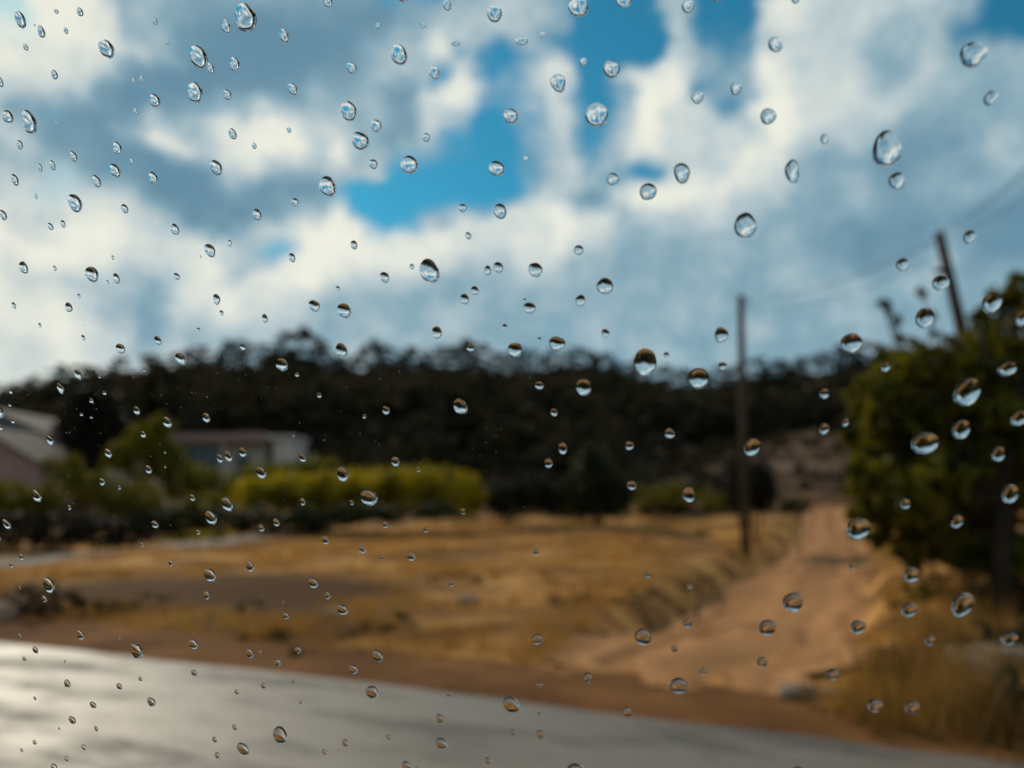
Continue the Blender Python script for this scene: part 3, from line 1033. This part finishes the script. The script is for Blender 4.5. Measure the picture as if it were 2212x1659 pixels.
# ------------------------------------------------------------------ houses
M['plaster'] = noise_mat('pale_plaster', (.50, .41, .35), (.66, .55, .48), 1.2, .9)
M['pink_plaster'] = noise_mat('pink_plaster', (.30, .18, .155), (.42, .26, .225), 1.2, .9)
M['terracotta'] = noise_mat('terracotta', (.24, .15, .125), (.36, .235, .20), 4, .9)
M['grey_roof'] = noise_mat('faded_roof_tiles', (.11, .085, .08), (.19, .15, .14), 5, .9)
M['frame'] = noise_mat('window_frame', (.30, .30, .30), (.4, .4, .4), 5, .6)
gm2, n, l, p = nodes_of('window_glass')
tn = n.new('ShaderNodeTexNoise'); tn.inputs['Scale'].default_value = 1.5
rp = n.new('ShaderNodeValToRGB')
rp.color_ramp.elements[0].color = (.012, .020, .030, 1); rp.color_ramp.elements[1].color = (.03, .045, .06, 1)
l.new(tn.outputs[0], rp.inputs[0]); l.new(rp.outputs[0], p.inputs['Base Color'])
p.inputs['Roughness'].default_value = .08
M['win'] = gm2
M['blue_wall'] = noise_mat('blue_grey_render', (.13, .145, .165), (.20, .215, .235), 1.5, .9)


def tiles(root, name, A, B, C, D, nu, nv, mat, lift=.05):
    """roof tile courses on the plane ABCD (A-B eave, D-C ridge)"""
    par = root
    proto = None
    for j in range(nv):
        for i in range(nu):
            a0, a1 = i / nu + .004, (i + 1) / nu - .004
            b0, b1 = j / nv, (j + 1) / nv
            P = lambda a, b: A.lerp(B, a).lerp(D.lerp(C, a), b)
            nrm = (B - A).cross(D - A).normalized()
            if nrm.z < 0:
                nrm = -nrm
            q = [P(a0, b0) + nrm * lift, P(a1, b0) + nrm * lift, P(a1, b1) + nrm * lift * .3, P(a0, b1) + nrm * lift * .3]
            MB().prism([v - nrm * .04 for v in q], nrm * .04).build('roof_tile', mat, par)


# flat-roofed pale house behind the hedge
HY = 45.0
kk = HY / FPX
hb = at(520, 1078, HY)
hroot = empty('house', hb)


def hp(px, py, dy=0.0):
    return at(px, py, HY) - hb + Vector((0, dy, 0))


def hbox(name, px0, py0, px1, py1, dy0, dy1, mat, parent=None):
    a, b = hp(px0, py1), hp(px1, py0)
    return MB().box((a.x, dy0, a.z), (b.x, dy1, b.z)).build(name, mat, parent or hroot)


wallm = hbox('wall', 375, 956, 575, 1080, 0, 3, M['plaster'])
hbox('side_wing', 592, 950, 640, 1080, -.6, 2.4, M['plaster'])
roof = hbox('roof', 366, 938, 580, 955, -.8, 3.4, M['terracotta'])
hbox('chimney', 512, 928, 548, 937.6, 1.5, 2.6, M['terracotta'], roof)
hbox('parapet', 586, 942, 645, 949.5, -.8, 2.6, M['plaster'])
win = hbox('window', 382, 962, 478, 1012, -.06, -.01, M['frame'])
for i in range(4):
    hbox('pane', 384.5 + i * 23.4, 965, 405 + i * 23.4, 984, -.08, -.065, M['win'], win)
    hbox('pane', 384.5 + i * 23.4, 987, 405 + i * 23.4, 1010, -.08, -.065, M['win'], win)
hbox('post', 486, 956.5, 497, 1080, -1.2, -.8, M['plaster'])
hbox('porch_roof', 470, 950, 590, 957.5, -1.5, -.82, M['terracotta'])
door = hbox('door', 507, 985, 540, 1060, -.05, -.01, M['win'])
hbox('handle', 534, 1022, 536, 1026, -.1, -.055, M['iron'], door)
tag(hroot, 'pale flat-roofed house with terracotta roof edge behind the hedge', 'house')

# pitched-roof pink house at the left edge, with a wing behind
HY2 = 38.0


def pitched(name, label, Yb, left, right, eave, peak, peakx, wall, roofm, depth, base=1090, ntile=(7, 5)):
    o = at((left + right) / 2, base, Yb)
    root = empty(name, o)
    q = lambda px, py, dy: at(px, py, Yb) - o + Vector((0, dy, 0))
    poly = [q(left, base, 0), q(right, base, 0), q(right, eave, 0), q(peakx, peak, 0), q(left, eave, 0)]
    MB().prism(poly, (0, depth, 0)).build('wall', wall, root)
    pk, ea, eb = q(peakx, peak - 2, -.5), q(right + 10, eave + 4, -.5), q(left - 10, eave + 4, -.5)
    for e in (ea, eb):
        th = Vector((0, 0, .16))
        rf = MB().prism([pk, e, e + th, pk + th], (0, depth + 1, 0)).build('roof', roofm, root)
    for e in (ea, eb):
        up = Vector((0, 0, .17))
        tiles(root, 'roof_tile', e + up, e + up + Vector((0, depth + 1, 0)), pk + up + Vector((0, depth + 1, 0)), pk + up, ntile[0], ntile[1], roofm)
    wx0, wx1 = (left * .35 + right * .65), (left * .15 + right * .85)
    w_ = MB().box((q(wx0, 0, 0).x, -.07, q(0, eave + 45, 0).z), (q(wx1, 0, 0).x, -.01, q(0, eave + 14, 0).z)).build('window', M['frame'], root)
    for i in range(2):
        a = q(wx0, 0, 0).x + .05 + i * (q(wx1, 0, 0).x - q(wx0, 0, 0).x - .05) / 2
        b = a + (q(wx1, 0, 0).x - q(wx0, 0, 0).x) / 2 - .08
        MB().box((a, -.09, q(0, eave + 43, 0).z), (b, -.075, q(0, eave + 16, 0).z)).build('pane', M['win'], w_)
    tag(root, label, 'house')
    return root


pitched('house', 'low pink house with faded pitched roof at the far left', 38.0, -140, 82, 1000, 930, -40, M['pink_plaster'], M['grey_roof'], 4.0)
pitched('house', 'blue-grey house with pitched roof behind the pink one', 45.0, -190, 160, 968, 888, -20, M['blue_wall'], M['grey_roof'], 6.0)
# small pale garden shed glimpsed between the shrubs
sb = at(245, 1060, 36.0)
sroot = empty('shed', sb)
k = 36.0 / FPX
MB().box((-20 * k, 0, 0), (20 * k, 1.2, 52 * k)).build('wall', M['plaster'], sroot)
MB().prism([Vector((-24 * k, -.15, 52.3 * k)), Vector((24 * k, -.15, 52.3 * k)), Vector((24 * k, -.15, 55 * k)), Vector((-24 * k, -.15, 62 * k))], (0, 1.5, 0)).build('roof', M['grey_roof'], sroot)
MB().box((-6 * k, -.04, .02), (8 * k, -.005, 38 * k)).build('door', M['frame'], sroot)
tag(sroot, 'small pale shed half hidden between olive bushes left of the house', 'shed')

# ------------------------------------------------------------------ pines on the hill
protos = []


def pine_geo(seed, hgt=1.0, nleaf=220, leaf=.055):
    """unit tree, height 1: rounded uneven crown, returned as leaf array"""
    r_ = np.random.default_rng(seed)
    cs, rs, ns_ = [], [], []
    for i in range(7):
        t = i / 6
        w_ = .42 * math.sin(math.pi * (.30 + .60 * t)) ** .6
        cs.append((r_.uniform(-.14, .14), r_.uniform(-.14, .14), .14 + .70 * t))
        rs.append((w_ * r_.uniform(.7, 1.1), w_ * r_.uniform(.7, 1.1), .13))
        ns_.append(nleaf // 7)
    return leaves(cs, rs, ns_, leaf, clump=.3)


for sd in range(5):
    me_o = quads_mesh('crown', pine_geo(sd, nleaf=1050, leaf=.042), M['pine'])
    tr_o = MB().tube([Vector((0, 0, -.1)), Vector((.02, 0, .4)), Vector((0, .01, .85))], [.028, .02, .008], 6).build('trunk', M['bark'])
    protos.append((me_o.data, tr_o.data))
    bpy.data.objects.remove(me_o); bpy.data.objects.remove(tr_o)

ORD = ['first', 'second', 'third', 'fourth', 'fifth', 'sixth', 'seventh', 'eighth', 'ninth', 'tenth', 'eleventh', 'twelfth', 'thirteenth', 'fourteenth',
       'fifteenth', 'sixteenth', 'seventeenth', 'eighteenth', 'nineteenth', 'twentieth', 'twenty-first', 'twenty-second', 'twenty-third', 'twenty-fourth', 'twenty-fifth']
SKY = [(30, 825), (80, 812), (135, 787), (200, 782), (262, 768), (330, 762), (400, 752), (440, 745), (490, 732), (525, 733), (575, 742), (610, 738), (645, 706),
       (690, 745), (735, 768), (765, 765), (803, 732), (840, 748), (880, 745), (925, 757), (960, 746), (1000, 730), (1035, 742), (1080, 752), (1120, 748), (1150, 752),
       (1195, 755), (1240, 750), (1275, 752), (1320, 766), (1345, 782), (1380, 770), (1430, 788), (1475, 792), (1510, 800), (1555, 788), (1590, 785), (1640, 770),
       (1690, 768), (1730, 768), (1775, 758), (1820, 742), (1850, 733), (1890, 736)]
wid_over = {645: 1.15, 803: .8, 1000: .9, 1320: .6, 1380: .6}
lefts = [q for q in SKY if q[0] < 1600]
for i, (px, py) in enumerate(SKY):
    Yt = YR - 3 + random.uniform(-5, 5)
    top = at(px, py, Yt)
    zb = hz(top.x, Yt)
    H = max(top.z - zb, 3.0)
    root = empty('pine_tree', (top.x, Yt, zb), random.uniform(0, 6.28))
    wv = 6.4 / H * wid_over.get(px, random.uniform(.85, 1.2)) if H < 7 else wid_over.get(px, random.uniform(.8, 1.1))
    root.scale = (H * min(wv * 1.25, 2.0), H * min(wv * 1.25, 2.0), H * 1.03)
    cm, tm_ = protos[i % 5]
    for nm, d_ in (('crown', cm), ('trunk', tm_)):
        c = bpy.data.objects.new(nm, d_); col.objects.link(c); c.parent = root
    if px == 645:
        lab = 'broad dark pine standing tallest on the left half of the skyline'
    elif px < 645:
        lab = 'dark pine on the hill skyline, %s from the left edge' % ORD[i]
    elif px <= 1195:
        lab = 'dark pine on the skyline, %s to the right of the tallest pine' % ORD[i - 13]
    elif px < 1600:
        m_ = [q[0] for q in SKY if 1195 < q[0] < 1600][::-1].index(px)
        lab = 'dark pine on the skyline, %s to the left of the straight pole' % ORD[m_]
    else:
        m_ = [q[0] for q in SKY if q[0] > 1600].index(px)
        lab = 'dark pine on the skyline, %s to the right of the straight pole' % ORD[m_]
    tag(root, lab, 'pine tree', 'pines along the hill skyline')

# the wood on the slope reads as one mass
fv = []
unit = [pine_geo(100 + s, nleaf=168, leaf=.09) for s in range(8)]
unit_s = [leaves([(0, 0, .45)], [(.5, .5, .45)], [90], .13, clump=.35) for s in range(4)]
cnt_t = 0
while cnt_t < 1700:
    yy_ = 44 + (YR - 46) * random.random() ** .8
    px = random.uniform(-260, 2500)
    x_ = (px - CXP) / FPX * yy_
    if abs(px - 1790) < 62 and yy_ < 50:
        continue
    if px < 720 and yy_ < 60:
        continue
    if 1370 < px < 1860 and yy_ < 78:
        continue
    if math.sin(x_ * .11 + 2) * math.sin(yy_ * .09) > .80:
        continue
    H = random.uniform(4.2, 8.0) if yy_ > 60 else random.uniform(2.5, 5.0)
    if yy_ > 140:
        H = random.uniform(3.2, 5.0)
    if px > 1500 and random.random() < .25:
        H *= .6
    z_ = hz(x_, yy_)
    top_lim = 1.25 + (HORIZON - float(np.interp(px, RX, RY)) + 4) / FPX * (yy_ * .985 + 3)
    H = min(H, top_lim - z_)
    if H < 1.2:
        cnt_t += 1
        continue
    a = random.uniform(0, 6.28)
    g = unit[random.randrange(8)]
    c_, s_ = math.cos(a), math.sin(a)
    gx_ = g[:, :, 0] * c_ - g[:, :, 1] * s_
    gy_ = g[:, :, 0] * s_ + g[:, :, 1] * c_
    wv = random.uniform(.85, 1.25)
    fv.append(np.stack([gx_ * H * wv + x_, gy_ * H * wv + yy_, g[:, :, 2] * H * .97 + z_ - .12 * H], -1))
    cnt_t += 1
for _ in range(900):
    yy_ = random.uniform(34, 75)
    px = random.uniform(680, 2500)
    if 1480 < px < 1850 and random.random() < .6:
        continue
    x_ = (px - CXP) / FPX * yy_
    H = random.uniform(.5, 1.6)
    g = unit_s[random.randrange(4)]
    z_ = hz(x_, yy_)
    wv = random.uniform(.9, 1.8)
    fv.append(np.stack([g[:, :, 0] * H * wv + x_, g[:, :, 1] * H * wv + yy_, g[:, :, 2] * H + z_ - .05], -1))
tag(quads_mesh('pine_forest', np.concatenate(fv, 0), M['pine']), 'dark pine wood covering the hillside below the skyline', 'forest', kind='stuff')

# ------------------------------------------------------------------ the car the picture is taken from
TILT = R(8)
GYAW = R(12)
GR = Vector((math.cos(GYAW), -math.sin(GYAW), 0))                            # the car stands a little askew of the road edge
GH = Vector((math.sin(GYAW), math.cos(GYAW), 0))
GN = Vector((GH.x * math.cos(TILT), GH.y * math.cos(TILT), math.sin(TILT)))   # out of the window
GT = -GR                                                             # along the car, to the left
GW = GN.cross(GT)
GC = .178                                                                    # camera to glass
G0 = CAM + GN * GC
GTH = .004


def gpt(u, w, o=0.0):
    return G0 + GT * u + GW * w + GN * o


glm, n, l, p = nodes_of('clear_window_glass')
n.remove(p)
gb = n.new('ShaderNodeBsdfGlass')
gb.inputs['IOR'].default_value = 1.5
gb.inputs['Roughness'].default_value = 0.0
gb.inputs['Color'].default_value = (.985, .995, .99, 1)
l.new(gb.outputs[0], n['Material Output'].inputs['Surface'])
wtm, n, l, p = nodes_of('rain_water')
n.remove(p)
gb = n.new('ShaderNodeBsdfGlass')
gb.inputs['IOR'].default_value = 1.333
gb.inputs['Roughness'].default_value = 0.0
gb.inputs['Color'].default_value = (1, 1, 1, 1)
l.new(gb.outputs[0], n['Material Output'].inputs['Surface'])

M['cabin'] = noise_mat('cabin_trim', (.010, .010, .011), (.018, .018, .019), 30, .9, spec=.1)
M['paint'] = noise_mat('dark_car_paint', (.015, .016, .02), (.022, .024, .028), 4, .35, spec=.5)
car = empty('car', (CAM.x, CAM.y, 0))
cr_ = Vector((CAM.x, CAM.y, 0))
U0, U1, W0, W1 = -.95, 1.05, -.42, .38


def rounded(u0, u1, w0, w1, r, o):
    pts = []
    for cu, cw, a0 in ((u1 - r, w1 - r, 0), (u0 + r, w1 - r, 90), (u0 + r, w0 + r, 180), (u1 - r, w0 + r, 270)):
        for k in range(6):
            a = R(a0 + 18 * k)
            pts.append(gpt(cu + r * math.cos(a), cw + r * math.sin(a), o) - cr_)
    return pts


MB().prism(rounded(U0, U1, W0, W1, .06, 0), GN * GTH).build('window_glass', glm, car)


def cabin_box(name, u0, u1, w0, w1, o0, o1, mat):
    poly = [gpt(u0, w0, o0) - cr_, gpt(u1, w0, o0) - cr_, gpt(u1, w1, o0) - cr_, gpt(u0, w1, o0) - cr_]
    return MB().prism(poly, GN * (o1 - o0)).build(name, mat, car)


cabin_box('door_panel', U0 - .3, U1 + .3, W0 - .75, W0 - .002, -.06, .06, M['cabin'])
cabin_box('door_skin', U0 - .3, U1 + .3, W0 - .75, W0 - .03, .062, .075, M['paint'])
cabin_box('front_pillar', U0 - .3, U0 - .002, W0, W1 + .05, -.04, .03, M['cabin'])
cabin_box('rear_pillar', U1 + .002, U1 + .3, W0, W1 + .05, -.04, .03, M['cabin'])
cabin_box('roof_rail', U0 - .02, U1 + .02, W1 + .002, W1 + .06, -.05, .03, M['cabin'])
cabin_box('roof', U0 - .3, U1 + .3, W1 + .062, W1 + .11, -1.6, .02, M['cabin'])
cabin_box('far_door', U0 - .3, U1 + .3, W0 - .75, W1 + .06, -1.65, -1.6, M['cabin'])
cabin_box('front_bulkhead', U0 - .36, U0 - .302, W0 - .75, W1 + .06, -1.6, .02, M['cabin'])
cabin_box('rear_bulkhead', U1 + .302, U1 + .36, W0 - .75, W1 + .06, -1.6, .02, M['cabin'])
cabin_box('floor_pan', U0 - .3, U1 + .3, W0 - .8, W0 - .752, -1.6, .05, M['cabin'])
tag(car, 'clear rain-spotted car side window between camera and landscape', 'car window')

# ------------------------------------------------------------------ raindrops on the outer face of the glass
# tile columns and rows of 553 px; x, y, width, height in thirds of a pixel of the 2212 px frame
DR = {}
DR[(0, 0)] = '170,150,75,110 400,95,32,32 552,98,42,62 303,225,50,82 462,220,30,45 14,322,32,48 203,326,36,44 387,500,46,64 38,549,46,66 722,335,104,124 1033,160,36,50 1490,192,64,90 1612,128,140,190 1113,297,28,32 1312,388,118,156 1389,460,50,72 1544,435,70,90 895,540,24,34 946,527,26,38 1031,668,74,84 908,736,28,42 1290,618,104,132 1496,631,52,70 88,774,74,88 224,805,100,152 164,952,42,60 1530,880,56,70 790,972,58,84 510,1028,48,70 374,1082,40,64 293,1096,32,52 884,1056,28,40 776,1120,74,88 132,1175,52,74 657,1187,58,80 1020,1164,60,78 1424,1098,78,102 268,1283,20,38 519,1327,96,114 837,1362,48,62 58,1405,50,70 361,1477,38,50 441,1460,34,50 1160,1497,56,72 1511,1584,28,46 1385,1632,72,88 398,810,14,18 262,183,14,16'
DR[(1, 0)] = '484,34,66,76 963,-8,100,80 1250,55,56,66 1555,105,96,112 803,185,36,36 1094,184,40,32 203,250,64,92 941,370,112,130 1305,298,56,44 636,458,64,76 1168,488,68,88 257,592,64,80 617,730,108,128 793,828,72,82 233,855,30,40 690,920,108,122 1114,902,52,56 10,957,30,44 774,1074,56,66 1005,1075,110,118 480,1214,112,126 1567,1102,98,104 272,1320,44,56 28,1400,56,78 1348,1355,52,56 1590,1374,84,100 1386,1535,40,46 650,1594,48,56 252,1674,44,60 1658,762,92,98'
DR[(2, 0)] = '435,65,130,126 725,25,96,96 1325,-10,120,80 1140,60,80,90 70,283,76,62 210,246,40,40 468,416,50,52 647,460,108,116 306,556,100,120 1448,585,76,90 1200,645,78,86 552,757,144,160 1655,768,100,110 98,1038,36,40 1100,1128,104,134 656,1170,80,76 883,1250,106,116 1508,1463,146,160 437,1625,60,66'
DR[(3, 0)] = '172,12,60,60 40,308,92,100 1312,375,180,165 1425,655,96,96 358,915,56,66 152,1118,96,148 758,978,190,232 823,1185,110,110 1288,1545,80,90'
DR[(0, 1)] = '188,82,62,80 388,86,24,36 627,126,90,100 783,150,46,68 727,174,18,28 760,18,20,30 1324,12,12,18 543,264,22,30 126,325,28,44 478,338,48,66 1170,137,40,48 1426,285,48,70 1458,372,26,36 1310,480,22,26 293,452,20,30 571,533,26,40 1050,552,50,60 810,603,62,68 1593,592,36,44 1195,667,68,84 537,768,48,66 676,786,20,16 424,858,44,70 707,887,24,28 623,938,28,34 106,880,26,30 100,966,22,20 28,1008,72,84 120,1068,26,36 40,1108,32,46 559,1026,22,22 622,1045,20,16 914,1000,42,56 1110,1077,58,72 1360,1048,48,64 955,1152,36,46 358,1190,46,66 731,1275,50,60 990,1377,44,58 1448,1308,42,54 1504,1295,50,68 1594,1268,48,62 1095,1270,16,14 1095,1363,16,16 692,1456,38,50 802,1497,24,26 273,1546,60,76 481,1622,24,34 1271,1560,36,44 1494,1598,74,92 1391,1690,78,88 963,742,16,20'
DR[(1, 1)] = '847,142,58,74 1022,76,32,36 1136,105,124,160 1510,100,46,66 1578,82,64,74 547,216,30,34 396,328,74,76 587,357,88,98 77,408,38,58 1361,285,58,70 1427,230,54,58 1183,497,66,82 1620,462,34,38 570,614,76,92 187,705,76,86 284,770,28,28 1400,600,48,48 427,903,28,34 856,1000,48,54 716,1037,26,28 1333,970,92,94 261,1160,16,16 320,1305,46,52 54,1397,62,82 577,1405,76,92 916,1326,52,62 1066,1381,24,26 747,1562,112,100 320,1585,36,46 635,1591,28,32 1350,1648,34,36'
DR[(2, 1)] = '27,612,92,92 158,95,88,100 606,203,106,112 448,293,66,76 120,340,76,78 298,568,108,94 609,503,52,56 184,543,24,28 865,690,148,180 1354,513,90,100 1000,643,34,40 1361,712,52,50 1205,790,138,130 183,838,54,54 468,850,98,106 277,1010,46,50 1020,1144,68,66 335,1242,62,70 763,1224,58,58 1550,1238,108,110 243,1340,54,56 776,1478,64,60 1142,1536,90,98 88,292,24,24'
DR[(3, 1)] = '858,60,84,84 1103,178,110,104 1000,405,120,130 1432,312,130,120 530,562,144,126 1625,410,90,90 750,722,60,56 356,890,64,66 493,1075,46,50 356,1120,66,68 1275,880,176,170 1532,730,120,90 1610,1050,110,100 1236,1120,116,120 1002,1210,190,132 1474,1280,88,92 1550,1530,116,112 875,1597,70,66'
DR[(0, 2)] = '82,72,54,66 28,160,28,40 1031,73,46,50 1307,122,28,32 948,203,24,26 176,283,32,44 112,333,30,38 1132,320,30,38 1640,343,48,70 1386,400,78,84 350,460,78,102 164,478,16,22 323,551,34,42 1364,526,40,54 166,787,22,28 553,780,50,64 804,806,16,16 265,880,38,50 914,883,78,106 1279,842,58,68 1640,898,44,64 194,936,24,32 453,952,14,18 470,1097,44,54 939,1066,26,32 804,1116,40,44 1283,1029,38,44 1557,1150,28,34 262,1188,20,26 635,1232,44,46 1010,1214,56,60 502,1328,46,54 418,1383,14,18 655,1384,26,34 1544,1377,32,38 261,1472,26,34 1415,1455,32,38 1597,1512,80,80 576,1503,30,38 1433,1555,34,42 467,1578,28,36 386,1632,42,52 178,1522,20,26'
DR[(1, 2)] = '55,97,38,46 151,60,42,52 466,173,44,52 852,76,34,42 1112,106,32,36 703,232,42,50 830,288,26,30 1017,277,50,58 389,448,60,68 480,527,38,50 577,621,70,70 197,572,14,16 213,660,42,46 1276,453,34,40 291,879,42,46 47,895,24,24 160,960,42,48 803,918,66,74 647,1004,56,60 69,1112,32,36 262,1080,20,22 767,1149,80,84 307,1217,20,22 1258,1166,28,26 1203,1319,50,56 178,1430,92,116 1212,1480,72,74 595,1478,42,44 872,1440,32,28 461,1535,32,34 987,1620,58,58 1058,1638,16,20 1513,1590,40,42 1660,1228,103,104'
DR[(2, 2)] = '163,253,42,42 881,393,44,40 1152,472,46,30 1138,706,58,56 851,795,106,108 170,813,68,68 1052,870,44,44 1238,1018,56,42 1618,957,70,66 1650,735,109,98 497,1058,58,60 187,1108,46,36 1079,1106,124,96 748,1276,62,62 182,1288,20,20 190,1423,52,52 415,1655,124,100 15,1410,36,34'
DR[(3, 2)] = '575,92,150,140 1210,50,74,86 918,398,100,96 155,575,130,122 538,342,40,36 1245,580,146,150 902,622,100,86 574,732,104,88 1035,815,70,66 1545,805,110,80 412,1038,84,66 683,1238,96,86 920,1245,92,80 190,1665,100,70'
drops = []
for (tx_, ty_), s_ in DR.items():
    for q in s_.split():
        a, b, c, d = map(float, q.split(','))
        drops.append(((a + 1659 * tx_) / 3, (b + 1659 * ty_) / 3, c / 3, d / 3))
drops.sort(key=lambda q: -q[2] * q[3])


def on_glass(px, py):
    d = ray(px, py)
    o = GC + GTH + .00003
    t = o / d.dot(GN)
    q = CAM + d * t - G0
    return Vector((q.dot(GT), q.dot(GW)))


def drop_mesh(px, py, w, hgt, seed, seg, rings):
    """a water cap: outline on the glass, domed outwards, a little fuller below"""
    r_ = random.Random(seed)
    k = .42 - .62 * px / 2212 + r_.uniform(-.08, .08)        # lean of the outline
    k = max(-.3, min(.5, k))
    c = on_glass(px, py)
    ph = [r_.uniform(0, 6.28) for _ in range(3)]
    pear = r_.uniform(-.10, .04)
    am = [r_.uniform(0, .06), r_.uniform(.005, .05), r_.uniform(0, .025)]
    rim = []
    for j in range(seg):
        t = -2 * math.pi * j / seg
        g = 1 + am[0] * math.sin(2 * t + ph[0]) + am[1] * math.sin(3 * t + ph[1]) + am[2] * math.sin(5 * t + ph[2])
        g *= 1 + pear * math.sin(t)
        x_ = (math.cos(t) * math.sqrt(1 - k * k) - k * math.sin(t)) * w / 2 * g
        y_ = math.sin(t) * hgt / 2 * g
        rim.append(on_glass(px + x_, py - y_) - c)
    rm = sum(q.length for q in rim) / seg
    th = R(r_.uniform(51, 59) if w * hgt > 150 else r_.uniform(43, 52))
    Rr = 1 / math.sin(th)
    v, f = [], []
    sag = r_.uniform(.05, .13)
    for i in range(rings + 1):
        ro = math.sin(math.pi / 2 * (1 - i / rings))         # 1 at the rim, 0 on top
        z_ = (math.sqrt(max(Rr * Rr - ro * ro, 0)) - Rr * math.cos(th)) * rm
        sh = -sag * rm * (1 - ro * ro)
        if i == rings:
            v.append((0, sh, z_))
        else:
            for q in rim:
                v.append((q.x * ro, q.y * ro + sh, z_))
    for i in range(rings - 1):
        for j in range(seg):
            f.append((i * seg + j, i * seg + (j + 1) % seg, (i + 1) * seg + (j + 1) % seg, (i + 1) * seg + j))
    ap = len(v) - 1
    for j in range(seg):
        f.append(((rings - 1) * seg + j, (rings - 1) * seg + (j + 1) % seg, ap))
    nb = len(v)
    v += [(q.x, q.y, 0) for q in rim]
    f.append([nb + j for j in range(seg)][::-1])
    return c, v, f


GM = Matrix((GT, GW, GN)).transposed().to_4x4()


def drop_obj(name, px, py, w, hgt, seed, seg, rings):
    c, v, f = drop_mesh(px, py, w, hgt, seed, seg, rings)
    me = bpy.data.meshes.new(name)
    me.from_pydata(v, [], f)
    sm_ = [True] * (len(f) - 1) + [False]
    me.polygons.foreach_set('use_smooth', sm_)
    me.update()
    me.materials.append(wtm)
    o = bpy.data.objects.new(name, me)
    col.objects.link(o)
    o.matrix_world = Matrix.Translation(gpt(c.x, c.y, GTH + .00003)) @ GM
    return o


def zone(px, py):
    hill = np.interp(px, RX, RY) - 15
    if px > 1830 and py > 640:
        if py < 1180:
            return 'the right tree'
        if py < 1550:
            return 'the tall verge grass'
    if py < 170:
        return 'the top of the sky'
    if py < 380:
        return 'the upper clouds'
    if py < 560:
        return 'the middle clouds'
    if py < hill:
        return 'the low sky'
    if py < 1000:
        return 'the wooded hill'
    if py < 1120:
        return 'the hedges'
    edge = 1385 + (1641 - 1385) * px / 2212
    if py > edge + 6:
        return 'the asphalt'
    if px > 1250:
        return 'the dirt track'
    return 'the dry field'


def band(px):
    return ['far left', 'left', 'left middle', 'right middle', 'right', 'far right'][min(5, int(px / 2212 * 6))]


big, small = drops[:300], drops[300:]
cells = {}
for i, q in enumerate(big):
    a = math.sqrt(q[2] * q[3])
    sz = 'large' if a > 33 else 'medium' if a > 20 else 'small' if a > 12 else 'tiny'
    cells.setdefault((zone(q[0], q[1]), band(q[0]), sz), []).append(i)
label_of = {}
for (zn, bd, sz), ids in cells.items():
    ids.sort(key=lambda i: big[i][1])
    for k, i in enumerate(ids):
        px, py, w_, h_ = big[i]
        shape = 'tall oval' if h_ / w_ > 1.33 else 'wide' if w_ / h_ > 1.12 else 'round'
        if len(ids) == 1:
            label_of[i] = 'only %s raindrop over %s in the %s sixth' % (sz, zn, bd)
        else:
            pos = 'lowest' if k == len(ids) - 1 else 'topmost' if k == 0 else '%s from top' % ORD[k]
            label_of[i] = '%s %s raindrop over %s, %s sixth, %s' % (sz, shape, zn, bd, pos)
for i, (px, py, w_, h_) in enumerate(big):
    a = math.sqrt(w_ * h_)
    seg, rings = (40, 14) if a > 26 else (28, 10) if a > 14 else (18, 7)
    o = drop_obj('raindrop', px, py, w_, h_, i, seg, rings)
    tag(o, label_of[i], 'raindrop', 'raindrops on the window')

# specks too small to tell apart, over the whole pane
vv, ff = [], []


def add_speck(px, py, w_, h_, seed, seg=10, rings=4):
    c, v, f = drop_mesh(px, py, w_, h_, seed, seg, rings)
    b = len(vv)
    for q in v:
        vv.append(gpt(c.x + q[0], c.y + q[1], GTH + .00003 + q[2]))
    for q in f:
        ff.append([b + k for k in q])


for i, q in enumerate(small):
    add_speck(*q, 900 + i, 16, 6)
rs = random.Random(5)
for i in range(330):
    px, py = rs.uniform(0, 1500) * rs.uniform(.4, 1), rs.uniform(20, 1640)
    if rs.random() < .55:
        py = rs.uniform(760, 1150)
    s_ = rs.uniform(1.0, 2.4)
    add_speck(px, py, s_ * .8, s_, 2000 + i, 8, 3)
for i in range(160):                     # the shower wets the rest of the pane as well
    side = rs.random()
    px = rs.uniform(-700, -20) if side < .5 else rs.uniform(2240, 2900)
    py = rs.uniform(-200, 1800)
    s_ = rs.uniform(8, 40)
    q = on_glass(px, py)
    if U0 + .03 < q.x < U1 - .03 and W0 + .03 < q.y < W1 - .03:
        add_speck(px, py, s_ * .85, s_, 3000 + i, 16, 6)
o = mesh('fine_droplets', vv, ff, wtm, smooth=True)
tag(o, 'fine specks of rain scattered over the window glass', 'droplets', kind='stuff')
